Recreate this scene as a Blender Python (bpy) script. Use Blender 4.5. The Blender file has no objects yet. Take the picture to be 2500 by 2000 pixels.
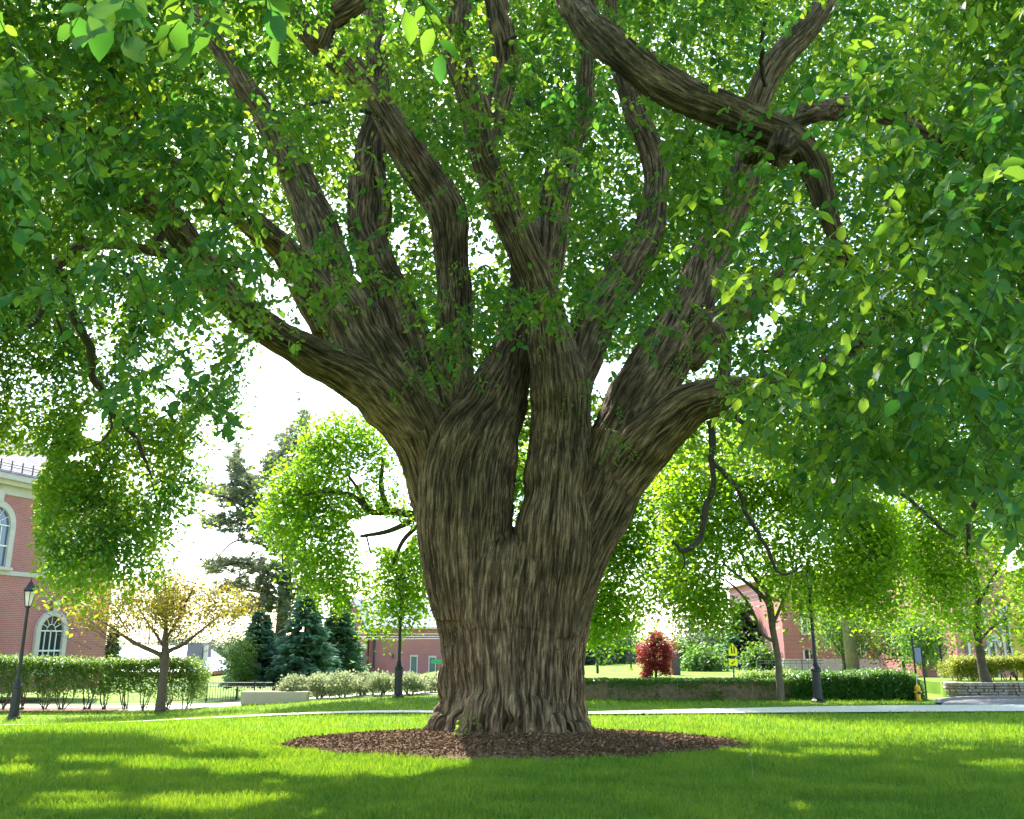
import bpy, math, random
import numpy as np
from mathutils import Vector
rng = np.random.default_rng(11)
random.seed(5)
SC = bpy.context.scene
COL = SC.collection
# ------------------------------------------------------------------ camera geometry
F = 2215.0                      # focal length in photo pixels (2500 wide)
T = math.atan(575.0 / F)        # upward tilt
CT, ST = math.cos(T), math.sin(T)
CAM = np.array([0.0, 0.0, 1.6])
K = 2500.0 / 2156.0             # D units (2156 wide) -> photo pixels

def at(px, py, Y):
    """world point seen at photo pixel (px,py) at forward distance Y (arrays allowed)"""
    a = (np.asarray(px, float) - 1250) / F
    b = -(np.asarray(py, float) - 1000) / F
    dy = CT - b * ST
    dz = ST + b * CT
    t = Y / dy
    return np.stack([a * t, np.broadcast_to(Y, t.shape) * 1.0, 1.6 + dz * t], -1)

def atD(px, py, Y):
    return at(np.asarray(px) * K, np.asarray(py) * K, Y)

def depth(p):
    return p[..., 1] * CT + (p[..., 2] - 1.6) * ST

def proj(p):
    t = depth(p)
    u = -p[..., 1] * ST + (p[..., 2] - 1.6) * CT
    tt = np.where(t > 0.05, t, 0.05)
    return (1250 + F * p[..., 0] / tt) / K, (1000 - F * u / tt) / K, t

def sm(a, b, x):
    t = np.clip((x - a) / (b - a), 0, 1)
    return t * t * (3 - 2 * t)

def gz(x, y):
    """height of the ground"""
    x = np.asarray(x, float); y = np.asarray(y, float)
    return -0.5 * (1 - sm(-13.0, -2.0, x)) * sm(17.0, 27.0, y) - .5 * (1 - sm(-9.0, -3.0, x)) * sm(34.5, 39.5, y)

def gp(px, Y):
    """ground point under photo column px at forward distance Y"""
    x = (px - 1250) / F * (Y * CT - 1.6 * ST)
    return float(x), float(Y), float(gz(x, Y))

# ------------------------------------------------------------------ noise
def _h(ix, iy, iz, seed):
    n = (ix * 374761393 + iy * 668265263 + iz * 2147483647 + seed * 974634721) & 0xFFFFFFFF
    n = ((n ^ (n >> 13)) * 1274126177) & 0xFFFFFFFF
    return ((n ^ (n >> 16)) & 0xFFFF) / 65535.0

def vn(p, seed=0):
    p = np.asarray(p, float)
    i = np.floor(p).astype(np.int64)
    f = p - i
    u = f * f * (3 - 2 * f)
    r = 0
    for dx in (0, 1):
        wx = u[..., 0] if dx else 1 - u[..., 0]
        for dy in (0, 1):
            wy = u[..., 1] if dy else 1 - u[..., 1]
            for dz in (0, 1):
                wz = u[..., 2] if dz else 1 - u[..., 2]
                r = r + wx * wy * wz * _h(i[..., 0] + dx, i[..., 1] + dy, i[..., 2] + dz, seed)
    return r

def fbm(p, seed=0, o=3):
    r, a, s = 0, 0.5, 0
    for k in range(o):
        r = r + a * vn(p * (2 ** k), seed + k * 7); s += a; a *= 0.5
    return r / s

# ------------------------------------------------------------------ objects
def tag(o, label=None, cat=None, group=None, kind=None):
    if label: o['label'] = label
    if cat: o['category'] = cat
    if group: o['group'] = group
    if kind: o['kind'] = kind
    return o

def thing(name, loc, label, cat, group=None, rz=0.0):
    o = bpy.data.objects.new(name, None); COL.objects.link(o)
    o.location = loc; o.rotation_euler = (0, 0, rz); o.empty_display_size = 0.3
    return tag(o, label, cat, group)

def link(name, me, parent=None, mat=None, world=True):
    o = bpy.data.objects.new(name, me); COL.objects.link(o)
    if mat is not None and len(me.materials) == 0: me.materials.append(mat)
    if parent is not None:
        o.parent = parent
        if world:   # vertices are in world space, parent only carries a location (chain)
            l = Vector((0, 0, 0)); q = parent
            while q is not None: l = l + q.location; q = q.parent
            o.location = -l
    return o

def np_mesh(name, V, faces_flat, loop_tot, smooth=False):
    me = bpy.data.meshes.new(name)
    me.vertices.add(len(V)); me.vertices.foreach_set('co', np.ascontiguousarray(V, dtype=np.float32).ravel())
    me.loops.add(len(faces_flat)); me.loops.foreach_set('vertex_index', np.ascontiguousarray(faces_flat, dtype=np.int32))
    me.polygons.add(len(loop_tot))
    ls = np.concatenate([[0], np.cumsum(loop_tot)[:-1]]).astype(np.int32)
    me.polygons.foreach_set('loop_start', ls)
    me.polygons.foreach_set('loop_total', np.ascontiguousarray(loop_tot, dtype=np.int32))
    if smooth: me.polygons.foreach_set('use_smooth', np.ones(len(loop_tot), dtype=bool))
    me.update(calc_edges=True)
    return me

class MB:
    """collects simple shapes into one mesh"""
    def __init__(s): s.v = []; s.f = []
    def add(s, vs, fs):
        n = len(s.v); s.v += [tuple(map(float, q)) for q in vs]; s.f += [tuple(n + i for i in q) for q in fs]; return s
    def box(s, x0, x1, y0, y1, z0, z1):
        return s.add([(x0, y0, z0), (x1, y0, z0), (x1, y1, z0), (x0, y1, z0), (x0, y0, z1), (x1, y0, z1), (x1, y1, z1), (x0, y1, z1)],
                     [(0, 3, 2, 1), (4, 5, 6, 7), (0, 1, 5, 4), (1, 2, 6, 5), (2, 3, 7, 6), (3, 0, 4, 7)])
    def tube(s, pts, rad, n=8, cap=True):
        P = [Vector(p) for p in pts]; m = len(P)
        up = Vector((0.13, 0.31, 1)).normalized(); rings = []
        nrm = None
        for i in range(m):
            d = (P[min(i + 1, m - 1)] - P[max(i - 1, 0)]).normalized()
            if nrm is None:
                nrm = d.cross(Vector((0, 1, 0)) if abs(d.y) < 0.9 else Vector((1, 0, 0))).normalized()
            nrm = (nrm - d * nrm.dot(d)).normalized(); b = d.cross(nrm)
            r = rad[i] if hasattr(rad, '__len__') else rad
            rings.append([P[i] + (nrm * math.cos(2 * math.pi * k / n) + b * math.sin(2 * math.pi * k / n)) * r for k in range(n)])
        vs = [q for R in rings for q in R]
        fs = [(i * n + k, i * n + (k + 1) % n, (i + 1) * n + (k + 1) % n, (i + 1) * n + k) for i in range(m - 1) for k in range(n)]
        if cap: fs += [tuple(range(n - 1, -1, -1)), tuple((m - 1) * n + k for k in range(n))]
        return s.add(vs, fs)
    def lathe(s, prof, c=(0, 0, 0), n=16, rot=0.0):
        vs = []; m = len(prof)
        for r, z in prof:
            for k in range(n):
                a = 2 * math.pi * k / n + rot
                vs.append((c[0] + r * math.cos(a), c[1] + r * math.sin(a), c[2] + z))
        fs = [(i * n + k, i * n + (k + 1) % n, (i + 1) * n + (k + 1) % n, (i + 1) * n + k) for i in range(m - 1) for k in range(n)]
        fs += [tuple(range(n - 1, -1, -1)), tuple((m - 1) * n + k for k in range(n))]
        return s.add(vs, fs)
    def prism(s, poly, z0, z1):
        """polygon in xy extruded along z"""
        n = len(poly)
        return s.add([(x, y, z0) for x, y in poly] + [(x, y, z1) for x, y in poly],
                     [tuple(range(n - 1, -1, -1)), tuple(range(n, 2 * n))] + [(k, (k + 1) % n, n + (k + 1) % n, n + k) for k in range(n)])
    def prism_y(s, poly, y0, y1):
        """polygon in xz extruded along y"""
        n = len(poly)
        return s.add([(x, y0, z) for x, z in poly] + [(x, y1, z) for x, z in poly],
                     [tuple(range(n)), tuple(range(2 * n - 1, n - 1, -1))] + [(k, n + k, n + (k + 1) % n, (k + 1) % n) for k in range(n)])
    def build(s, name, mat, parent=None, world=False, smooth=False, bevel=0.0):
        me = bpy.data.meshes.new(name); me.from_pydata(s.v, [], s.f); me.update()
        if smooth: me.polygons.foreach_set('use_smooth', [True] * len(me.polygons))
        o = link(name, me, parent, mat, world)
        if bevel:
            m = o.modifiers.new('b', 'BEVEL'); m.width = bevel; m.segments = 1; m.limit_method = 'ANGLE'
        return o

def tubes_mesh(A, B, ra, rb):
    """many 3-sided straight segments A->B as arrays"""
    N = len(A); d = B - A; L = np.linalg.norm(d, axis=1, keepdims=True) + 1e-9; d = d / L
    ref = np.where(np.abs(d[:, 2:3]) < 0.9, [[0, 0, 1.0]], [[1.0, 0, 0]])
    n = np.cross(d, ref); n /= np.linalg.norm(n, axis=1, keepdims=True); b = np.cross(d, n)
    V = np.empty((N, 6, 3))
    for k in range(3):
        c, s_ = math.cos(2.094 * k), math.sin(2.094 * k)
        V[:, k] = A + (n * c + b * s_) * ra[:, None]; V[:, 3 + k] = B + (n * c + b * s_) * rb[:, None]
    q = np.array([[0, 1, 4, 3], [1, 2, 5, 4], [2, 0, 3, 5]])
    Fc = (q[None] + (np.arange(N) * 6)[:, None, None])
    return V.reshape(-1, 3), Fc.reshape(-1), np.full(N * 3, 4)

# leaf templates: (x along, y across, z up)
LEAF = {
 'fine': (np.array([(0, 0, 0), (.30, 0, -.02), (.68, 0, -.03), (1, 0, -.10), (.20, .25, .05), (.52, .32, .07), (.82, .17, .0), (.20, -.25, .05), (.52, -.32, .07), (.82, -.17, .0)], float),
          [(0, 1, 4), (4, 1, 2, 5), (5, 2, 6), (2, 3, 6), (0, 7, 1), (7, 8, 2, 1), (8, 9, 2), (2, 9, 3)]),
 'oval': (np.array([(0, 0, 0), (.45, .31, .07), (1, 0, -.06), (.45, -.31, .07), (.5, 0, -.03)], float), [(0, 4, 1), (4, 2, 1), (0, 3, 4), (4, 3, 2)]),
 'dia': (np.array([(0, 0, 0), (.45, .33, .06), (1, 0, -.05), (.45, -.33, .06)], float), [(0, 2, 1), (0, 3, 2)]),
 'needle': (np.array([(0, 0, 0), (.4, .09, .02), (1, 0, 0), (.4, -.09, .02)], float), [(0, 2, 1), (0, 3, 2)]),
}

def leaf_arrays(P, D, U, S, kind):
    tv, tf = LEAF[kind]
    D = D / (np.linalg.norm(D, axis=1, keepdims=True) + 1e-9)
    R = np.cross(U, D); R /= (np.linalg.norm(R, axis=1, keepdims=True) + 1e-9)
    N = np.cross(D, R)
    V = P[:, None] + S[:, None, None] * (tv[None, :, 0:1] * D[:, None] + tv[None, :, 1:2] * R[:, None] + tv[None, :, 2:3] * N[:, None])
    n = len(P); m = len(tv)
    ff = np.array([i for f in tf for i in f]); lt = np.array([len(f) for f in tf])
    FF = (ff[None] + (np.arange(n) * m)[:, None]).reshape(-1)
    return V.reshape(-1, 3), FF, np.tile(lt, n), len(tf)

def foliage(name, groups, mat, parent, twigs=None, twig_mat=None):
    """groups: list of (P,D,U,S,kind,tone)   twigs: (A,B,ra,rb)"""
    Vs, Fs, Ls, Ts, Ms = [], [], [], [], []; off = 0
    for P, D, U, S, kind, tone in groups:
        if len(P) == 0: continue
        V, f, l, nf = leaf_arrays(P, D, U, S, kind)
        Vs.append(V); Fs.append(f + off); Ls.append(l); Ts.append(np.repeat(tone, nf)); Ms.append(np.zeros(len(l), np.int32)); off += len(V)
    if twigs is not None and len(twigs[0]):
        V, f, l = tubes_mesh(*twigs)
        Vs.append(V); Fs.append(f + off); Ls.append(l); Ts.append(np.full(len(l), .5)); Ms.append(np.ones(len(l), np.int32)); off += len(V)
    me = np_mesh(name, np.concatenate(Vs), np.concatenate(Fs), np.concatenate(Ls), True)
    at_ = me.attributes.new('tone', 'FLOAT', 'FACE'); at_.data.foreach_set('value', np.concatenate(Ts).astype(np.float32))
    me.materials.append(mat)
    if twig_mat is not None:
        me.materials.append(twig_mat); me.polygons.foreach_set('material_index', np.concatenate(Ms))
    return link(name, me, parent)

def unit(n):
    v = rng.normal(size=(n, 3)); return v / np.linalg.norm(v, axis=1, keepdims=True)

def in_poly(px, py, poly):
    r = np.zeros(np.shape(px), bool); n = len(poly)
    for i in range(n):
        x0, y0 = poly[i]; x1, y1 = poly[(i + 1) % n]
        c = ((y0 > py) != (y1 > py)) & (px < (x1 - x0) * (py - y0) / ((y1 - y0) or 1e-9) + x0)
        r ^= c
    return r

def hang(n, droop=(.1, .9), jit=.45):
    """random leaf directions (drooping) and upper-side normals"""
    a = rng.uniform(0, 2 * math.pi, n); dz = -rng.uniform(*droop, n)
    D = np.stack([np.cos(a), np.sin(a), dz], 1)
    U = np.array([[0, 0, 1.0]]) + rng.normal(size=(n, 3)) * jit
    return D, U

# ------------------------------------------------------------------ materials
def mat(name):
    m = bpy.data.materials.new(name); m.use_nodes = True
    nt = m.node_tree; nt.nodes.clear()
    out = nt.nodes.new('ShaderNodeOutputMaterial')
    return m, nt, out

def N(nt, typ, **kw):
    n = nt.nodes.new(typ)
    for k, v in kw.items():
        if k in ('inp',):
            for a, b in v.items(): n.inputs[a].default_value = b
        else: setattr(n, k, v)
    return n

def ramp(nt, fac, stops):
    r = nt.nodes.new('ShaderNodeValToRGB'); e = r.color_ramp.elements
    while len(e) > len(stops): e.remove(e[-1])
    while len(e) < len(stops): e.new(0.5)
    for el, (p, c) in zip(e, stops): el.position = p; el.color = (*c, 1)
    nt.links.new(fac, r.inputs[0]); return r.outputs[0]

def plain(name, col, rough=.6, metal=0.0, var=.12, scale=3.0, bump=0.0, spec=.5):
    m, nt, out = mat(name)
    b = N(nt, 'ShaderNodeBsdfPrincipled', inp={'Roughness': rough, 'Metallic': metal})
    b.inputs['Specular IOR Level'].default_value = spec
    tc = N(nt, 'ShaderNodeTexCoord')
    nz = N(nt, 'ShaderNodeTexNoise', inp={'Scale': scale, 'Detail': 6.0, 'Roughness': .65})
    nt.links.new(tc.outputs['Object'], nz.inputs['Vector'])
    c = ramp(nt, nz.outputs['Fac'], [(.3, tuple(x * (1 - var) for x in col)), (.7, tuple(min(1, x * (1 + var)) for x in col))])
    nt.links.new(c, b.inputs['Base Color'])
    if bump:
        bp = N(nt, 'ShaderNodeBump', inp={'Strength': bump, 'Distance': .02}); nt.links.new(nz.outputs['Fac'], bp.inputs['Height']); nt.links.new(bp.outputs[0], b.inputs['Normal'])
    nt.links.new(b.outputs[0], out.inputs[0]); return m

def leafmat(name, dark, light, tdark, tlight, trans=.45, rough=.42, spec=.5):
    m, nt, out = mat(name)
    at_ = N(nt, 'ShaderNodeAttribute', attribute_name='tone')
    c1 = ramp(nt, at_.outputs['Fac'], [(0, dark), (1, light)])
    c2 = ramp(nt, at_.outputs['Fac'], [(0, tdark), (1, tlight)])
    b = N(nt, 'ShaderNodeBsdfPrincipled', inp={'Roughness': rough}); b.inputs['Specular IOR Level'].default_value = spec
    t = N(nt, 'ShaderNodeBsdfTranslucent'); mx = N(nt, 'ShaderNodeMixShader', inp={0: trans})
    nt.links.new(c1, b.inputs['Base Color']); nt.links.new(c2, t.inputs['Color'])
    nt.links.new(b.outputs[0], mx.inputs[1]); nt.links.new(t.outputs[0], mx.inputs[2]); nt.links.new(mx.outputs[0], out.inputs[0])
    return m

def brickmat(name, c1, c2, mortar, scale=1.0):
    m, nt, out = mat(name)
    b = N(nt, 'ShaderNodeBsdfPrincipled', inp={'Roughness': .85}); b.inputs['Specular IOR Level'].default_value = .2
    tc = N(nt, 'ShaderNodeTexCoord'); sx = N(nt, 'ShaderNodeSeparateXYZ'); ad = N(nt, 'ShaderNodeMath', operation='ADD'); cb = N(nt, 'ShaderNodeCombineXYZ')
    nt.links.new(tc.outputs['Object'], sx.inputs[0]); nt.links.new(sx.outputs[0], ad.inputs[0]); nt.links.new(sx.outputs[1], ad.inputs[1])
    nt.links.new(ad.outputs[0], cb.inputs[0]); nt.links.new(sx.outputs[2], cb.inputs[1])
    br = N(nt, 'ShaderNodeTexBrick', inp={'Scale': scale, 'Brick Width': .24, 'Row Height': .08, 'Mortar Size': .012, 'Color1': (*c1, 1), 'Color2': (*c2, 1), 'Mortar': (*mortar, 1), 'Bias': 0.0})
    nt.links.new(cb.outputs[0], br.inputs['Vector'])
    nz = N(nt, 'ShaderNodeTexNoise', inp={'Scale': .8, 'Detail': 5.0}); nt.links.new(tc.outputs['Object'], nz.inputs['Vector'])
    mx = N(nt, 'ShaderNodeMix', data_type='RGBA', blend_type='MULTIPLY', inp={0: .5})
    g = ramp(nt, nz.outputs['Fac'], [(.3, (.75, .75, .75)), (.7, (1.1, 1.05, 1.05))])
    nt.links.new(br.outputs['Color'], mx.inputs[6]); nt.links.new(g, mx.inputs[7]); nt.links.new(mx.outputs[2], b.inputs['Base Color'])
    bp = N(nt, 'ShaderNodeBump', inp={'Strength': .3, 'Distance': .01}); bp.invert = True
    nt.links.new(br.outputs['Fac'], bp.inputs['Height']); nt.links.new(bp.outputs[0], b.inputs['Normal'])
    nt.links.new(b.outputs[0], out.inputs[0]); return m
# ================================================================== THE GREAT TREE
TY = 17.6
M_bark, nt, out = mat('great_tree_bark')
b = N(nt, 'ShaderNodeBsdfPrincipled', inp={'Roughness': .9}); b.inputs['Specular IOR Level'].default_value = .25
ba = N(nt, 'ShaderNodeAttribute', attribute_name='bark')
tc = N(nt, 'ShaderNodeTexCoord')
n1 = N(nt, 'ShaderNodeTexNoise', inp={'Scale': .9, 'Detail': 6.0, 'Roughness': .7}); nt.links.new(tc.outputs['Object'], n1.inputs['Vector'])
mp = N(nt, 'ShaderNodeMapping', inp={'Scale': (1.6, 1.6, .45)}); nt.links.new(tc.outputs['Object'], mp.inputs['Vector'])
n2 = N(nt, 'ShaderNodeTexNoise', inp={'Scale': 1.3, 'Detail': 5.0, 'Roughness': .6}); nt.links.new(mp.outputs[0], n2.inputs['Vector'])
n3 = N(nt, 'ShaderNodeTexNoise', inp={'Scale': 45.0, 'Detail': 4.0, 'Roughness': .7}); nt.links.new(tc.outputs['Object'], n3.inputs['Vector'])
c0 = ramp(nt, ba.outputs['Fac'], [(.05, (.026, .016, .008)), (.30, (.112, .071, .037)), (.68, (.29, .197, .112))])
def mixc(kind, fac, a, bcol, w=None):
    mx = N(nt, 'ShaderNodeMix', data_type='RGBA', blend_type=kind)
    if isinstance(fac, float): mx.inputs[0].default_value = fac
    else: nt.links.new(fac, mx.inputs[0])
    nt.links.new(a, mx.inputs[6])
    if isinstance(bcol, tuple): mx.inputs[7].default_value = (*bcol, 1)
    else: nt.links.new(bcol, mx.inputs[7])
    return mx.outputs[2]
f_or = ramp(nt, n2.outputs['Fac'], [(.60, (0, 0, 0)), (.72, (.8, .8, .8))])
c1 = mixc('MIX', f_or, c0, (.13, .062, .032))
f_ms = ramp(nt, n1.outputs['Fac'], [(.47, (0, 0, 0)), (.64, (.55, .55, .55))])
c2 = mixc('MIX', f_ms, c1, (.042, .038, .016))
bq = N(nt, 'ShaderNodeAttribute', attribute_name='grain')
def fissure(sx, sz, detail, lo, hi):
    mq = N(nt, 'ShaderNodeMapping', inp={'Scale': (1 / sx, 1 / sx, 1 / sz)}); nt.links.new(bq.outputs['Vector'], mq.inputs['Vector'])
    nq = N(nt, 'ShaderNodeTexNoise', inp={'Scale': 1.0, 'Detail': detail, 'Roughness': .55, 'Distortion': .35}); nt.links.new(mq.outputs[0], nq.inputs['Vector'])
    a1 = N(nt, 'ShaderNodeMath', operation='SUBTRACT', inp={1: .5}); nt.links.new(nq.outputs['Fac'], a1.inputs[0])
    a2 = N(nt, 'ShaderNodeMath', operation='ABSOLUTE'); nt.links.new(a1.outputs[0], a2.inputs[0])
    return ramp(nt, a2.outputs[0], [(0.0, (hi, hi, hi)), (.045, (hi * .8, hi * .8, hi * .8)), (.13, (lo, lo, lo))])
fz = fissure(.072, 1.1, 2.0, .34, 1.6)
fz2 = fissure(.03, .3, 3.0, .6, 1.3)
c3a = mixc('MULTIPLY', .85, c2, fz); c2 = mixc('MULTIPLY', .75, c3a, fz2)
sp = ramp(nt, n3.outputs['Fac'], [(.35, (.7, .7, .7)), (.65, (1.25, 1.25, 1.25))])
c3 = mixc('MULTIPLY', .8, c2, sp)
nt.links.new(c3, b.inputs['Base Color'])
bp = N(nt, 'ShaderNodeBump', inp={'Strength': .6, 'Distance': .02}); nt.links.new(n3.outputs['Fac'], bp.inputs['Height'])
bp2 = N(nt, 'ShaderNodeBump', inp={'Strength': .9, 'Distance': .03}); nt.links.new(fz, bp2.inputs['Height']); nt.links.new(bp.outputs[0], bp2.inputs['Normal'])
bp3 = N(nt, 'ShaderNodeBump', inp={'Strength': .7, 'Distance': .015}); nt.links.new(fz2, bp3.inputs['Height']); nt.links.new(bp2.outputs[0], bp3.inputs['Normal'])
nt.links.new(bp3.outputs[0], b.inputs['Normal'])
nt.links.new(b.outputs[0], out.inputs[0])
M_twig = plain('twig_bark', (.045, .034, .024), .85, var=.3, scale=12, bump=.5)

# trunk silhouette, D pixels (y, left, right)
TS = [(1580, 893, 1262), (1560, 903, 1252), (1540, 912, 1242), (1515, 925, 1230), (1480, 934, 1223), (1440, 938, 1223), (1400, 935, 1222), (1350, 928, 1228),
      (1300, 916, 1236), (1250, 910, 1248), (1200, 912, 1258), (1160, 930, 1245), (1128, 968, 1200), (1112, 1020, 1140)]
LIMB = {
 'trunk_left':  [(985, 1300, 150, 17.2), (978, 1150, 200, 17.05), (980, 1070, 208, 17.05), (985, 1000, 205, 17.15), (1000, 935, 200, 17.3), (1035, 860, 150, 17.6), (1068, 780, 105, 17.9), (1092, 700, 82, 18.2), (1105, 620, 66, 18.5), (1105, 540, 55, 18.8), (1090, 470, 48, 19)],
 'trunk_right': [(1150, 1330, 130, 17.1), (1163, 1150, 158, 16.8), (1171, 1050, 144, 16.9), (1178, 950, 130, 17.2), (1182, 860, 122, 17.2), (1176, 780, 118, 17.15)],
 'l12': [(990, 1300, 110, 17.3), (945, 1120, 125, 17.3), (912, 1020, 120, 17.3), (890, 945, 120, 17.2), (862, 880, 140, 17.1), (815, 815, 150, 17.1)],
 'l1': [(870, 900, 110, 17.0), (800, 830, 105, 16.8), (730, 785, 96, 16.5), (660, 752, 84, 16.1), (600, 718, 74, 15.8), (545, 680, 68, 15.4), (485, 630, 66, 15), (430, 565, 66, 14.7), (378, 490, 66, 14.3), (330, 440, 66, 14), (260, 405, 60, 13.6), (200, 362, 52, 13.2), (140, 315, 44, 12.8), (70, 270, 34, 12.4), (-20, 230, 26, 12)],
 'l2': [(840, 850, 150, 17.1), (775, 755, 152, 17.2), (735, 680, 140, 17.3), (705, 610, 112, 17.5), (685, 540, 92, 17.7), (660, 470, 82, 17.9), (632, 400, 76, 18), (605, 335, 68, 18), (570, 270, 58, 18), (520, 190, 48, 18), (470, 110, 40, 18), (420, 20, 32, 18), (390, -80, 24, 18)],
 'l2a': [(700, 690, 95, 17.1), (650, 600, 80, 16.9), (600, 528, 60, 16.5), (555, 488, 56, 16), (515, 455, 56, 15.4), (470, 425, 56, 14.8), (420, 385, 56, 14.1), (350, 350, 54, 13.2), (290, 322, 58, 12.6), (210, 293, 54, 12.2), (130, 272, 44, 11.8), (40, 240, 34, 11.4)],
 'l3': [(915, 880, 120, 17.6), (880, 780, 112, 17.8), (845, 690, 100, 18), (812, 600, 88, 18.2), (785, 530, 78, 18.4), (765, 460, 74, 18.5), (763, 400, 76, 18.6), (775, 335, 66, 18.7), (790, 270, 54, 18.8), (795, 190, 48, 18.8), (793, 100, 45, 18.8), (785, 0, 42, 18.8), (775, -90, 36, 18.8)],
 'l3b': [(800, 500, 30, 18.3), (812, 455, 28, 18.2), (808, 400, 24, 18.2), (796, 345, 18, 18.3)],
 'l4': [(935, 930, 120, 17.5), (950, 850, 100, 17.7), (955, 770, 86, 17.8), (957, 690, 80, 17.9), (957, 600, 74, 18), (952, 520, 76, 18), (945, 455, 84, 18), (920, 402, 84, 18), (872, 340, 82, 17.9), (835, 285, 70, 17.8), (800, 228, 58, 17.7), (755, 170, 56, 17.6), (700, 115, 54, 17.5), (655, 75, 50, 17.4), (625, 20, 40, 17.4), (600, -60, 34, 17.4)],
 'l4b': [(670, 95, 40, 17.3), (690, 45, 52, 17.2), (735, 12, 54, 17.1), (790, -40, 50, 17)],
 'c1': [(1178, 800, 112, 17.15), (1160, 720, 100, 17.1), (1148, 655, 84, 17), (1130, 590, 74, 16.9), (1098, 520, 76, 16.7), (1068, 455, 78, 16.6), (1042, 395, 70, 16.4), (1022, 340, 64, 16.3), (1008, 280, 62, 16.2), (995, 225, 66, 16.1), (975, 170, 56, 16), (962, 110, 54, 16), (968, 40, 50, 16), (975, -70, 44, 16)],
 'c1b': [(1020, 300, 52, 16.3), (1045, 235, 52, 16.4), (1060, 170, 52, 16.5), (1064, 100, 54, 16.5), (1050, 20, 50, 16.5), (1030, -70, 44, 16.5)],
 'c2': [(1135, 620, 70, 17.1), (1155, 530, 70, 17.3), (1163, 455, 72, 17.5), (1180, 380, 70, 17.6), (1198, 310, 56, 17.7), (1225, 250, 42, 17.8), (1235, 170, 38, 17.8), (1240, 80, 36, 17.8), (1240, -60, 30, 17.8)],
 'r1': [(1195, 830, 90, 17.2), (1222, 760, 92, 17.5), (1245, 695, 92, 17.8), (1285, 630, 86, 18.1), (1325, 570, 82, 18.4), (1355, 510, 74, 18.6), (1378, 440, 58, 18.8), (1385, 370, 52, 18.9), (1365, 305, 50, 18.9), (1335, 235, 48, 18.9), (1315, 165, 42, 18.9), (1295, 80, 36, 18.9), (1280, -60, 30, 18.9)],
 'r23': [(1165, 1330, 100, 17.3), (1232, 1130, 136, 17.2), (1285, 1010, 140, 17.3), (1312, 930, 140, 17.3)],
 'r2': [(1300, 950, 130, 17.4), (1340, 850, 128, 17.6), (1390, 765, 122, 17.8), (1428, 695, 108, 18), (1462, 620, 88, 18.2), (1488, 555, 76, 18.4), (1520, 480, 66, 18.6), (1556, 410, 66, 18.8), (1568, 345, 58, 18.9), (1580, 270, 54, 19), (1610, 180, 54, 19), (1655, 105, 56, 19), (1715, 40, 54, 19), (1780, -40, 44, 19)],
 'r2b': [(1440, 760, 70, 17.9), (1490, 700, 74, 17.8), (1535, 665, 66, 17.6), (1590, 635, 48, 17.4), (1640, 590, 34, 17.2), (1690, 540, 26, 17)],
 'r3': [(1280, 1040, 110, 17.2), (1335, 965, 115, 17), (1385, 910, 112, 16.7), (1440, 868, 96, 16.4), (1500, 840, 82, 16), (1560, 822, 70, 15.6), (1630, 806, 56, 15.1), (1700, 788, 46, 14.6), (1765, 755, 42, 14.1), (1840, 700, 36, 13.5), (1930, 640, 30, 13), (2040, 560, 24, 12.4)],
 'r3loop': [(1508, 838, 30, 15.9), (1524, 790, 27, 15.9), (1527, 740, 26, 16), (1515, 695, 24, 16.2), (1490, 665, 20, 16.6)],
 'r4': [(1235, 80, 34, 17.6), (1228, -20, 46, 16.5), (1205, -60, 56, 15), (1195, -20, 60, 13.5), (1235, 50, 66, 12.6), (1300, 108, 70, 12), (1370, 160, 73, 11.6), (1440, 200, 76, 11.3), (1510, 228, 78, 11.1), (1580, 258, 76, 10.9), (1650, 285, 70, 10.8), (1700, 325, 60, 10.7), (1725, 380, 58, 10.7), (1740, 440, 46, 10.6), (1762, 500, 34, 10.5), (1785, 560, 24, 10.4)],
 'r4stub': [(1660, 288, 64, 10.8), (1648, 312, 58, 10.65), (1638, 328, 52, 10.45)],
 'r5': [(1578, 330, 44, 18.6), (1640, 265, 42, 16.5), (1720, 235, 44, 14), (1800, 228, 50, 12), (1870, 238, 50, 11.4), (1935, 262, 44, 11), (2010, 305, 38, 10.6), (2080, 340, 32, 10.3), (2160, 365, 26, 10), (2260, 400, 20, 9.7)],
 'll3': [(210, 292, 36, 12.1), (255, 258, 34, 11.9), (310, 222, 30, 11.8), (370, 188, 24, 11.7), (430, 150, 16, 11.6)],
 'll4': [(150, 255, 26, 11.8), (210, 215, 22, 11.7), (270, 188, 20, 11.6), (330, 160, 14, 11.5)],
 'll5': [(500, 560, 30, 15), (430, 545, 26, 14.6), (370, 538, 24, 14.3), (290, 522, 23, 14), (200, 512, 24, 13.5), (150, 530, 24, 13.1), (112, 565, 24, 13)],
 'll6': [(350, 455, 26, 14), (342, 480, 24, 13.9), (330, 510, 22, 13.8), (322, 535, 18, 13.8)],
}
SPLIT_TRUNK = {'trunk', 'trunk_left', 'trunk_right', 'l12', 'r23'}

def crom(P, n):
    P = np.array(P, float); Q = np.vstack([2 * P[0] - P[1], P, 2 * P[-1] - P[-2]]); out = []
    for i in range(1, len(Q) - 2):
        for k in range(n):
            t = k / n
            out.append(.5 * (2 * Q[i] + (Q[i + 1] - Q[i - 1]) * t + (2 * Q[i - 1] - 5 * Q[i] + 4 * Q[i + 1] - Q[i + 2]) * t * t + (3 * Q[i] - Q[i - 1] - 3 * Q[i + 1] + Q[i + 2]) * t ** 3))
    out.append(P[-1]); return np.array(out)

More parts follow.
